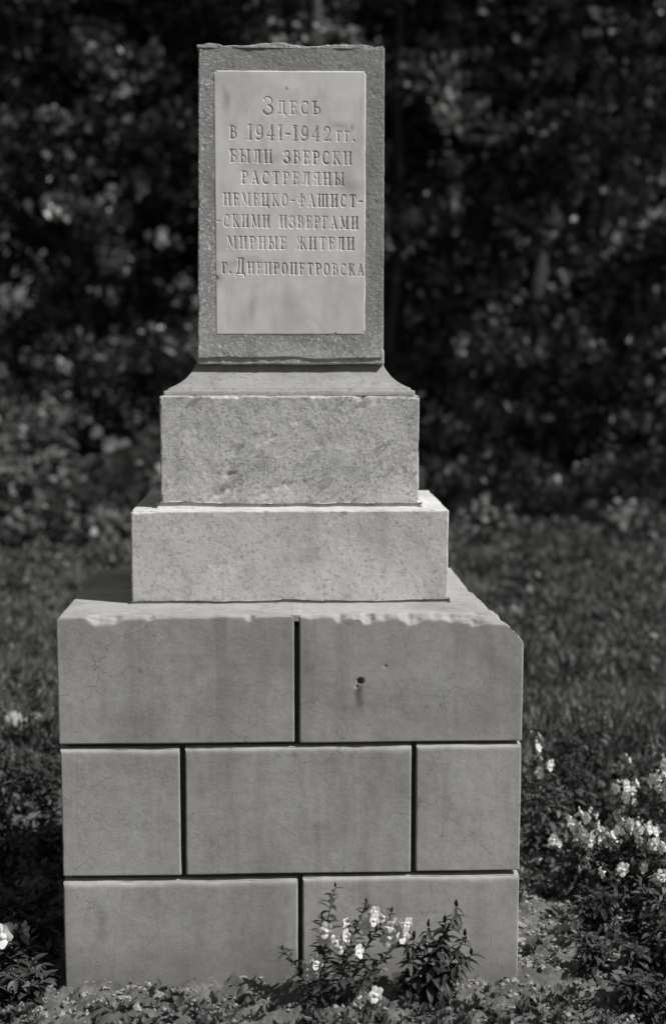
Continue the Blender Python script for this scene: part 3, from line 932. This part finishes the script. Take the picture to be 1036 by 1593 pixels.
# bed plants: joined foliage, separate blossoms
def bed_plant(name, x, y, h, spread, nst, nblo, label, group=None, seed=0, leaf=.036, dens=60, mat='plant', tops=None, cat='flowering plant', bsize=.030):
    rg = random.Random(seed)
    root = empty(name, (x, y, gz(x, y)), label, cat, group)
    stems = []; P, D, U, Sz = [], [], [], []
    tips = []
    for i in range(nst):
        if tops and i < len(tops): tip = Vector(tops[i])
        else:
            a = rg.uniform(0, 6.28); r_ = spread * rg.uniform(.2, 1)
            tip = Vector((math.cos(a) * r_, math.sin(a) * r_, h * rg.uniform(.65, 1)))
        st = Vector((rg.uniform(-.02, .02), rg.uniform(-.02, .02), -.01))
        path = bez(st, tip, (rg.uniform(-.02, .02), rg.uniform(-.02, .02), .04), 8)
        stems.append(tube(path, list(np.linspace(.003, .0012, 8)), 5))
        tips.append(path)
        for k in range(dens):
            t = rg.uniform(.05, 1); j = min(6, int(t * 7)); p = path[j].lerp(path[j + 1], t * 7 - j)
            az = rg.uniform(0, 6.28); el = rg.uniform(-.5, .9)
            d = Vector((math.cos(az) * math.cos(el), math.sin(az) * math.cos(el), math.sin(el)))
            P.append(p + d * rg.uniform(0, .02)); D.append(d); U.append((rg.uniform(-.4, .4), rg.uniform(-.4, .4), 1)); Sz.append(leaf * rg.uniform(.5, 1.2) * (1.2 - .6 * t))
    V, F = join(stems); link('stem', mesh_np('stem', V, F), M['stem'], root)
    f = link('foliage', leaves_mesh('foliage', np.array(P), np.array(D), np.array(U, float), np.array(Sz), 'lance', 1.25), M[mat], root)
    for i in range(nblo):
        path = tips[i % len(tips)]
        t = rg.uniform(.80, 1.0) if nblo > len(tips) else rg.uniform(.9, 1.0)
        j = min(6, int(t * 7)); p = path[j].lerp(path[j + 1], t * 7 - j)
        a = rg.uniform(-1.6, 1.6); d = Vector((math.sin(a), -math.cos(a), rg.uniform(-.2, .6)))
        frame_obj('blossom', rg.choice(BLOS), root, p + d * .008, d, (0, 0, 1), bsize * rg.uniform(.6, 1.3))
    for i in range(nblo // 2):       # closed buds at the tips
        path = tips[i % len(tips)]; a = rg.uniform(-2, 2)
        frame_obj('bud', BUD, root, path[-1] + Vector((rg.uniform(-.008, .008), rg.uniform(-.008, .008), rg.uniform(-.02, .012))), (math.sin(a), -math.cos(a), 1.2), (0, 0, 1), bsize * rg.uniform(.35, .6))
    return root

GR = 'white flowering plants in the bed to the right of the monument'
bed = [  # x, y, h, spread, stems, blossoms, label
    (.80, .12, .25, .06, 5, 11, 'white flowering plant with starry blossoms nearest the right side of the plinth'),
    (.90, .10, .28, .08, 7, 17, 'white flowering plant with the densest cluster of blossoms in the right bed'),
    (.97, .20, .32, .06, 5, 10, 'white flowering plant behind the densest blossom cluster in the right bed'),
    (1.06, .14, .39, .05, 5, 15, 'tall white flowering plant with large blossoms at the right edge'),
    (1.02, -.02, .22, .09, 5, 7, 'low white flowering plant in the right bed below the large edge blossoms'),
    (.93, -.06, .18, .09, 5, 4, 'low leafy plant with two or three blossoms at the middle of the right bed'),
    (1.12, .02, .30, .07, 6, 14, 'white flowering plant crowding the right edge in front of the tall blossoms'),
    (1.01, .10, .26, .06, 5, 10, 'white flowering plant squeezed between the dense cluster and the tall edge blossoms'),
    (.775, .42, .42, .04, 3, 4, 'small white flowering plant rising alone against the right side of the plinth'),
    (1.12, .55, .36, .10, 5, 5, 'white flowering plant farther back at the right edge of the bed')]
for i, (x, y, h, sp, ns, nbm, lb) in enumerate(bed):
    bed_plant('flowering_plant', x + (.035 if x > .79 else 0), y, h, sp, ns, int(nbm * 1.8), lb, GR, seed=40 + i, dens=55)
RL = ['dark leafy plant on bare soil beside the right middle of the plinth', 'spreading dark leafy plant under the low blossoms of the right bed', 'low leafy plant in front of the bare soil right of the plinth',
      'small leafy plant closest to the right foot of the plinth', 'leafy plant at the right edge below the bed blossoms', 'leafy plant lowest in the lower right corner beside the soil', 'leafy plant at the bottom edge in the lower right corner',
      'leafy plant at the right edge behind the tall blossoms', 'leafy plant at the right edge level with the bare soil', 'dark plant tucked behind the starry blossoms beside the plinth', 'dark plant behind the middle of the blossom cluster',
      'dark plant in shade just right of the middle plinth course', 'dark plant on the grass behind the right bed', 'dark plant at the right edge behind the bed', 'farthest dark plant beside the right side of the plinth', 'farthest dark plant near the right edge of the bed']
PL = ['small dark plant in the shadow left of the plinth', 'dark plant in shade against the left side of the middle course', 'leafy plant partly in sun left of the middle course', 'dark plant behind the shadow left of the plinth', 'dark plant at the left edge level with the middle course',
      'dark plant farthest back against the left side of the plinth', 'dark plant beside the pale stone at left', 'dark plant beyond the left edge near the pale stone', 'tiny plant closest to the left face of the plinth in shadow', 'low plant at the left edge just above the pale blossoms']
WL = ['broad leaved weed under the pale blossoms at lower left', 'broad leaved weed at the bottom left corner closest to the plinth', 'broad leaved weed at the very edge of the lower left corner', 'broad leaved weed at the edge of the shadow left of the plinth', 'broad leaved weed behind the pale blossoms at the left edge']
LG = 'dark leafy plants of the right bed without blossoms'
for i, (x, y, h, sp) in enumerate([(.84, -.18, .15, .10), (1.0, -.22, .19, .13), (.92, -.36, .13, .12), (.78, -.42, .10, .08), (1.05, -.45, .17, .12), (.86, -.56, .09, .1), (.99, -.62, .10, .1),
                                   (1.15, .25, .22, .14), (1.15, -.12, .22, .13), (.83, .50, .28, .10), (.95, .62, .28, .12), (.78, .85, .28, .10), (1.0, 1.0, .30, .14), (1.25, .8, .30, .15), (.80, 1.3, .26, .13), (1.15, 1.4, .28, .14)]):
    bed_plant('leafy_plant', x, y, h, sp, 7, 0, RL[i], LG, seed=70 + i, dens=50, leaf=.042, mat='plant' if i % 2 else 'bush', cat='plant')
LL = 'dark leafy plants beside the left of the plinth'
for i, (x, y, h, sp) in enumerate([(-.86, .30, .14, .10), (-.80, .72, .30, .10), (-.98, .75, .38, .12), (-.88, 1.15, .40, .13), (-1.08, 1.15, .42, .14), (-.80, 1.55, .38, .14), (-1.02, 1.7, .38, .15), (-1.25, 1.5, .3, .15), (-.75, .45, .12, .06), (-1.0, .40, .18, .12)]):
    bed_plant('leafy_plant', x, y, h, sp, 7, 0, PL[i], LL, seed=110 + i, dens=50, leaf=.042, mat='bush' if i % 2 else 'plant', cat='plant')
bed_plant('flowering_plant', -.745, -.33, .165, .045, 5, 6, 'pale blossoming plant at the left edge beside the foot of the plinth', None, seed=140, dens=45, leaf=.045, bsize=.048)
LF = 'broad leaved weeds at the lower left corner'
for i, (x, y, h, sp) in enumerate([(-.68, -.36, .10, .07), (-.66, -.50, .08, .07), (-.74, -.52, .09, .08), (-.72, -.16, .08, .07), (-.80, -.1, .12, .09)]):
    bed_plant('leafy_plant', x, y, h, sp, 8, 0, WL[i], LF, seed=150 + i, dens=26, leaf=.055, mat='cover', cat='plant')

# ground cover: low weeds and dry leaves (nobody could count them)
def ground_cover():
    n = 5200
    x = RNG.uniform(-1.6, 1.7, n); y = RNG.uniform(-1.5, 1.9, n)
    dn = fbm(p3(x, y), 5, 3, 201)
    inside = (np.abs(x) < .585) & (y > -.46) & (y < .31)
    soilfront = (np.abs(x) < .62) & (y > -.575 + .05 * dn) & (y < .35)
    soilright = (x > .56) & (x < .86 + .06 * dn) & (y > -.52) & (y < .12) & (dn < .28)
    keep = ~inside & ~(soilfront & (RNG.random(n) > .10)) & ~(soilright & (RNG.random(n) > .10)) & (dn > -.45)
    x, y = x[keep], y[keep]
    P, D, U, Sz = [], [], [], []
    for xx, yy in zip(x, y):
        k = int(RNG.integers(9, 20)); z = gz_fast(xx, yy)
        az = RNG.uniform(0, 6.28, k); el = RNG.uniform(.0, 1.3, k)
        d = np.stack([np.cos(az) * np.cos(el), np.sin(az) * np.cos(el), np.sin(el)], 1)
        P.append(np.array([xx, yy, z]) + d * RNG.uniform(0, .012, (k, 1)) + RNG.normal(0, .008, (k, 3)) * [1, 1, .3]); D.append(d)
        U.append(np.tile([0, 0, 1.0], (k, 1)) + RNG.normal(0, .3, (k, 3)))
        front = (yy < -.45)
        Sz.append(RNG.uniform(.010, .034 if front else .045, k))
    o = link('weeds', leaves_mesh('weeds', np.concatenate(P), np.concatenate(D), np.concatenate(U), np.concatenate(Sz), 'quad', .95), M['cover'])
    tag(o, 'low weeds and small leaves carpeting the soil around the monument', 'weeds', kind='stuff')
def leaf_litter():
    n = 5200
    x = RNG.uniform(-1.2, 1.4, n); y = RNG.uniform(-1.1, 1.2, n)
    m = ~((np.abs(x) < .58) & (y > -.455) & (y < .31)) & (fbm(p3(x, y), 8, 2, 261) > -.25); x, y = x[m], y[m]; n = len(x)
    z = np.array([gz_fast(a, b) for a, b in zip(x, y)]) + RNG.uniform(0, .010, n)
    d = randn_dirs(n, .35); d[:, 2] = np.abs(d[:, 2]) * .8
    o = link('leaf_litter', leaves_mesh('leaf_litter', np.stack([x, y, z], 1), d, randn_dirs(n, 1.2), RNG.uniform(.005, .015, n), 'quad', 1.1), M['litter'])
    tag(o, 'bits of dry leaves and sprouts strewn over the soil round the plinth', 'leaves', kind='stuff')
_gx = np.linspace(-2, 2, 161); _GX, _GY = np.meshgrid(_gx, _gx); _GZ = gheight(_GX.ravel(), _GY.ravel()).reshape(161, 161)
def gz_fast(x, y):
    i = int(min(160, max(0, (x + 2) / .025))); j = int(min(160, max(0, (y + 2) / .025)))
    return float(_GZ[j, i])
ground_cover()
leaf_litter()

def clods():
    # small deformed lumps of dry soil
    t = (1 + 5 ** .5) / 2
    IV = np.array([(-1, t, 0), (1, t, 0), (-1, -t, 0), (1, -t, 0), (0, -1, t), (0, 1, t), (0, -1, -t), (0, 1, -t), (t, 0, -1), (t, 0, 1), (-t, 0, -1), (-t, 0, 1)]) / 1.9
    IF = np.array([(0, 11, 5), (0, 5, 1), (0, 1, 7), (0, 7, 10), (0, 10, 11), (1, 5, 9), (5, 11, 4), (11, 10, 2), (10, 7, 6), (7, 1, 8), (3, 9, 4), (3, 4, 2), (3, 2, 6), (3, 6, 8), (3, 8, 9), (4, 9, 5), (2, 4, 11), (6, 2, 10), (8, 6, 7), (9, 8, 1)])
    n = 24000
    x = RNG.uniform(-1.1, 1.3, n); y = RNG.uniform(-1.2, .9, n)
    m = ((np.abs(x) < .70) & (y < -.452) & (y > -.62)) | ((x > .585) & (x < 1.0) & (y < .5)) | (RNG.random(n) < .2)
    m &= ~((np.abs(x) < .58) & (y > -.453) & (y < .31))
    x, y = x[m], y[m]; n = len(x)
    s = RNG.uniform(.0015, .009, n) * RNG.uniform(.3, 1, n) * (1 + .8 * (RNG.random(n) > .96))
    z = np.array([gz_fast(a, b) for a, b in zip(x, y)])
    V = np.stack([x, y, z + s * .3], 1)[:, None] + IV[None] * s[:, None, None] * (1 + .28 * RNG.normal(size=(n, 12, 1))) * np.array([1.1, 1.1, .75])
    F = IF[None] + (np.arange(n) * 12)[:, None, None]
    o = link('soil_clods', mesh_np('soil_clods', V.reshape(-1, 3), F.reshape(-1, 3), False), M['clod'])
    tag(o, 'crumbs and clods of dry soil at the foot of the plinth', 'soil', kind='stuff')
clods()

# pale field stone at left
stn = stone('field_stone', (-.15, -.09, -.04), (.15, .09, .07), None, M['rock'], res=.02, resy=.02, r=.05, amp=.03, ascale=9, seed=301)
stn.location = (-1.19, 1.95, .0)
tag(stn, 'pale flat stone lying in the grass at the left edge of the photograph', 'stone')

# ------------------------------------------------------------------ lawn
def lawn():
    n = 330000
    u = RNG.random(n)
    y = 1.3 + 9.2 * u ** 1.15
    x = RNG.uniform(-1, 1, n) * (2.2 + .42 * y)
    cl = fbm(p3(x, y), 2.6, 4, 211, .6)
    keep = RNG.random(n) < np.clip(.62 + 1.1 * cl, .08, 1)
    x, y, cl = x[keep], y[keep], cl[keep]; n = len(x)
    z = gheight(x, y)
    L = (.045 + .05 * RNG.random(n)) * (1 + 1.1 * np.clip(cl, -.4, 1)) * (1 + .04 * y)
    az = RNG.uniform(0, 6.28, n); el = RNG.uniform(.25, 1.35, n)
    d = np.stack([np.cos(az) * np.cos(el), np.sin(az) * np.cos(el), np.sin(el)], 1)
    o = link('grass', leaves_mesh('grass', np.stack([x, y, z], 1), d, RNG.normal(size=(n, 3)), L, 'quad', .28 + .05 * y), M['grass'])
    tag(o, 'rough mown grass stretching from the monument to the dark shrubs', 'grass', kind='stuff')
lawn()

# ------------------------------------------------------------------ shrubs and trees
def leaf_cloud(name, clusters, spread, per, size, mat, kind='quad', width=1.15, flat=.8):
    k = 13                                            # leaves of one spray hang alike
    m_ = max(1, per // k)
    C = np.repeat(clusters, m_, axis=0)
    ns = len(C)
    C = C + RNG.normal(size=(ns, 3)) * spread * np.array([1, 1, flat])
    C = np.repeat(C, k, axis=0); n = len(C)
    P = C + RNG.normal(size=(n, 3)) * size * .72 * np.array([1, 1, .8])
    d = np.repeat(randn_dirs(ns, -.35), k, axis=0) + RNG.normal(size=(n, 3)) * .30
    up = np.repeat(randn_dirs(ns, .9), k, axis=0) + RNG.normal(size=(n, 3)) * .16
    return leaves_mesh(name, P, d, up, RNG.uniform(.6, 1.25, n) * size, kind, width)

def ell_pts(n, r, c, power=.5):
    d = RNG.normal(size=(n, 3)); d /= np.linalg.norm(d, axis=1)[:, None]
    k = RNG.random(n) ** power
    k = k * (1 + .16 * vnoise(d * 2.2 + c[0] * 3.1, 5))
    return np.array(c) + d * k[:, None] * np.array(r)

def shrub(name, x, y, h, r, label, seed, leaf=.07, n=70, per=26, flowers=0, group=None, mat='far2'):
    root = empty(name, (x, y, gz(x, y)), label, 'shrub', group)
    rg = random.Random(seed)
    C = ell_pts(n, (r, r * .8, h * .52), (0, 0, h * .5)); C[:, 2] = np.clip(C[:, 2], .03, None)
    link('foliage', leaf_cloud('foliage', C, .07, per, leaf, None, 'round'), M[mat], root)
    st = []
    for i in range(6):
        a = rg.uniform(0, 6.28); q = rg.uniform(.3, .8) * r
        st.append(tube(bez((rg.uniform(-.05, .05), rg.uniform(-.05, .05), -.03), (math.cos(a) * q, math.sin(a) * q * .8, h * rg.uniform(.6, .9)), (0, 0, .1), 5), [.012, .010, .008, .006, .003], 5))
    V, F = join(st); link('stem', mesh_np('stem', V, F), M['bark'], root)
    for i in range(flowers):
        a = rg.uniform(0, 6.28); q = r * rg.uniform(.2, 1)
        p = (math.cos(a) * q, -abs(math.sin(a)) * q * .8, h * rg.uniform(.7, 1.1))
        me = BLOS_P[i % 5]
        frame_obj('blossom', me, root, p, (rg.uniform(-1, 1), -1, rg.uniform(0, 1)), (0, 0, 1), rg.uniform(.04, .065))
BLOS_P = []
for i in range(5):
    q = BLOS[i].copy(); q.materials.clear(); q.materials.append(M['paleflower']); BLOS_P.append(q)
def lawn_weeds():
    n = 420
    y = 3.2 + 5.9 * RNG.random(n) ** .6; x = RNG.uniform(-1, 1, n) * (1.2 + .4 * y)
    k = fbm(p3(x, y), .9, 3, 233); m = (k > -.05); x, y = x[m], y[m]
    C = np.stack([x, y, gheight(x, y) + .02 + .08 * RNG.random(len(x)) * (y / 8)], 1)
    o = link('lawn_weeds', leaf_cloud('lawn_weeds', C, .075, 54, .055, None, 'quad', 1.1, .55), M['cover'])
    tag(o, 'patches of taller broad leaved weeds scattered through the lawn', 'weeds', kind='stuff')
lawn_weeds()
FS = 'pale flowered shrubs along the far edge of the lawn on the right'
for i, (x, y, h, r, fl, lb) in enumerate([(1.7, 8.9, .62, .42, 8, 'pale flowered shrub nearest the monument at the far lawn edge'), (2.3, 9.1, .55, .40, 9, 'second pale flowered shrub from the monument at the far lawn edge'),
                                       (2.8, 8.8, .60, .40, 8, 'third pale flowered shrub from the monument at the far lawn edge'), (3.35, 9.0, .66, .42, 9, 'pale flowered shrub at the right edge of the picture beyond the lawn')]):
    shrub('flowering_shrub', x, y, h, r, lb, 300 + i, .05, 60, 26, fl, FS)
shrub('round_leaved_shrub', -2.30, 8.1, .80, .42, 'round leaved shrub catching sunlight at the far left edge of the lawn', 320, .085, 40, 20)
shrub('broad_leaved_shrub', -1.60, 8.2, .78, .38, 'broad leaved shrub with drooping sunlit leaves nearest the left side of the plinth', 321, .14, 26, 14)
shrub('low_shrub', -2.05, 7.3, .34, .30, 'low ragged shrub in the lawn left of the lower step', 330, .06, 30, 26)
shrub('low_shrub', -1.45, 7.6, .30, .26, 'smallest shrub in the lawn close to the left of the lower step', 331, .06, 24, 26)
shrub('low_shrub', 2.75, 7.4, .36, .36, 'low ragged shrub in the lawn near the right edge', 332, .06, 34, 26)
shrub('low_shrub', 1.55, 7.7, .28, .30, 'small shrub in the lawn right of the lower step', 333, .06, 26, 26)
shrub('tangled_shrub', -2.9, 9.0, .95, .5, 'tangled dark shrub partly outside the left of the photograph', 322, .07, 60, 24)
shrub('dark_shrub', -1.0, 9.4, .7, .5, 'dark shrub hidden mostly behind the lower step of the monument', 323, .07, 60, 24)
shrub('dark_shrub', .9, 9.3, .6, .5, 'dark shrub just right of the lower step in the deepest shade', 324, .07, 60, 24)
shrub('dark_shrub', 4.1, 8.8, .8, .6, 'dark shrub at the far right beyond the flowered shrubs', 325, .07, 70, 24)

def crown_mesh(seed, r, rz, zc, ncl, per, leaf):
    C = ell_pts(int(ncl * 2.6), (r, r, rz), (0, 0, zc), .45)
    C = C[fbm(C, .85, 3, 500 + seed) > .10][:ncl]
    sub = [C]
    # sprays hanging at the end of limbs
    C = np.concatenate(sub)
    return leaf_cloud('crown', C, .20, per, leaf, None, 'quad', 1.25, .7)

def trunk_mesh(h, r0, zfork, rcrown, seed):
    rg = random.Random(seed)
    parts = []
    path = [Vector((0, 0, -.2))]
    for i in range(1, 9): path.append(Vector((rg.uniform(-.06, .06) * i * .5, rg.uniform(-.06, .06) * i * .5, h * .85 * i / 8)))
    parts.append(tube(path, list(np.linspace(r0, r0 * .25, 9)), 9))
    for i in range(9):
        z = zfork + (h * .75 - zfork) * i / 8
        k = min(7, int(z / (h * .85) * 8)); p = path[k].lerp(path[k + 1], max(0, min(1, z / (h * .85) * 8 - k)))
        a = i * 2.4 + rg.uniform(-.4, .4); L = rcrown * rg.uniform(.5, .85)
        parts.append(tube(bez(p, p + Vector((math.cos(a) * L, math.sin(a) * L, L * .55)), (0, 0, .25), 7), list(np.linspace(r0 * .4, r0 * .08, 7)), 6))
    V, F = join(parts)
    return mesh_np('trunk', V, F)

VAR = []
for s, (h, r, rz, zc, leaf) in enumerate([(8.6, 2.0, 3.9, 4.7, .10), (7.8, 1.9, 3.5, 4.1, .12), (9.5, 2.2, 4.3, 5.2, .09)]):
    cm = crown_mesh(s, r, rz, zc, 420, 85, leaf); cm.materials.append(M['far'])
    tm = trunk_mesh(h, .15, 1.5, r, 400 + s); tm.materials.append(M['bark'])
    VAR.append((tm, cm))
cm = crown_mesh(9, 1.3, 2.0, 6.6, 200, 70, .08); cm.materials.append(M['far'])
tm = trunk_mesh(7.8, .075, 5.0, 1.2, 409); tm.materials.append(M['bark'])
VAR.append((tm, cm))
TG = 'trees of the dark wood behind the monument'
def put_tree(name, x, y, v, s, rz, label, group=None):
    root = empty(name, (x, y, 0), label, 'tree', group)
    root.rotation_euler = (0, 0, rz); root.scale = (s, s, s)
    for nm, me in (('trunk', VAR[v][0]), ('crown', VAR[v][1])):
        o = bpy.data.objects.new(nm, me); COL.objects.link(o); o.parent = root
LB = 'dark leafy tree in the unbroken wood behind the monument'
rt = random.Random(12)
for i, (x, y, v, s) in enumerate([(-4.6, 11.6, 0, .95), (-2.3, 12.2, 1, 1), (.1, 12.6, 2, 1), (2.7, 12.0, 1, 1.02), (4.9, 11.4, 0, 1),
                                  (-5.6, 15.4, 2, 1.05), (-3.2, 15.9, 0, 1.1), (-.9, 16.2, 1, 1.1), (1.5, 16.4, 0, 1.15), (4.0, 15.8, 2, 1.1), (6.6, 15.2, 1, 1.1)]):
    put_tree('leafy_tree', x, y, v, s, rt.uniform(0, 6.28), LB, TG)
put_tree('slender_tree', 1.12, 11.2, 3, 1.0, .6, 'slender dark trunk rising behind the upper right edge of the inscribed slab')
put_tree('slender_tree', 1.75, 11.6, 3, 1.08, 2.6, 'second slender trunk a little farther right of the inscribed slab')
put_tree('added_shade_tree', .30, 10.5, 3, 1.36, 4.0, 'added tree hidden behind the inscribed slab, its unseen high crown shading the wood at left')  # added for shade: crown above the frame darkens the upper left foliage
put_tree('unseen_clearing_tree', 6.6, 8.2, 2, .9, 1.1, 'leafy tree added unseen at the right side of the clearing to shade the wood')  # added out of view to keep sun off the background and lawn
put_tree('unseen_clearing_tree', -5.9, 8.3, 0, .95, 4.1, 'leafy tree standing at the left side of the clearing')
US = []
for k in range(2):
    C = ell_pts(330, (1.15, .9, 1.15), (0, 0, 1.05)); C = C[fbm(C, 1.3, 3, 600 + k) > .05][:120]; C[:, 2] = np.clip(C[:, 2], .05, None)
    me = leaf_cloud('foliage', C, .16, 63, .11, None, 'quad'); me.materials.append(M['far'])
    st = [tube(bez((rt.uniform(-.1, .1), rt.uniform(-.1, .1), -.1), (rt.uniform(-.8, .8), rt.uniform(-.6, .6), rt.uniform(1.2, 1.9)), (0, 0, .2), 6), [.03, .026, .02, .015, .01, .006], 6) for _ in range(7)]
    V, F = join(st); ms = mesh_np('stem', V, F); ms.materials.append(M['bark']); US.append((me, ms))
for i, (x, y, s_) in enumerate([(-4.3, 10.4, 1.0), (-3.0, 10.9, .85), (-1.2, 10.8, .8), (.6, 10.9, .8), (2.1, 10.5, .85), (3.4, 10.3, 1.0), (4.6, 10.0, 1.1), (-2.0, 12.6, 1.2), (1.2, 13.4, 1.2), (3.6, 13.0, 1.3), (5.6, 12.4, 1.3), (-4.6, 13.2, 1.2), (-.4, 13.9, 1.2), (2.4, 14.4, 1.4), (4.9, 14.3, 1.4)]):
    root = empty('understory_bush', (x, y, 0), 'dark bush of the undergrowth below the trees of the wood', 'bush', 'undergrowth of the dark wood')
    root.rotation_euler = (0, 0, i * 1.7); root.scale = (s_, s_, s_)
    for nm, me in zip(('foliage', 'stem'), US[i % 2]):
        o = bpy.data.objects.new(nm, me); COL.objects.link(o); o.parent = root
def woodland():
    n = 1500
    C = np.stack([RNG.uniform(-17, 17, n), RNG.uniform(18.5, 22, n), RNG.uniform(0, 12, n)], 1)
    o = link('woodland', leaf_cloud('woodland', C, .5, 45, .26, None, 'quad', 1.2, .8), M['far'])
    tag(o, 'unbroken mass of dark foliage deep behind the trees', 'woodland', kind='stuff')
woodland()
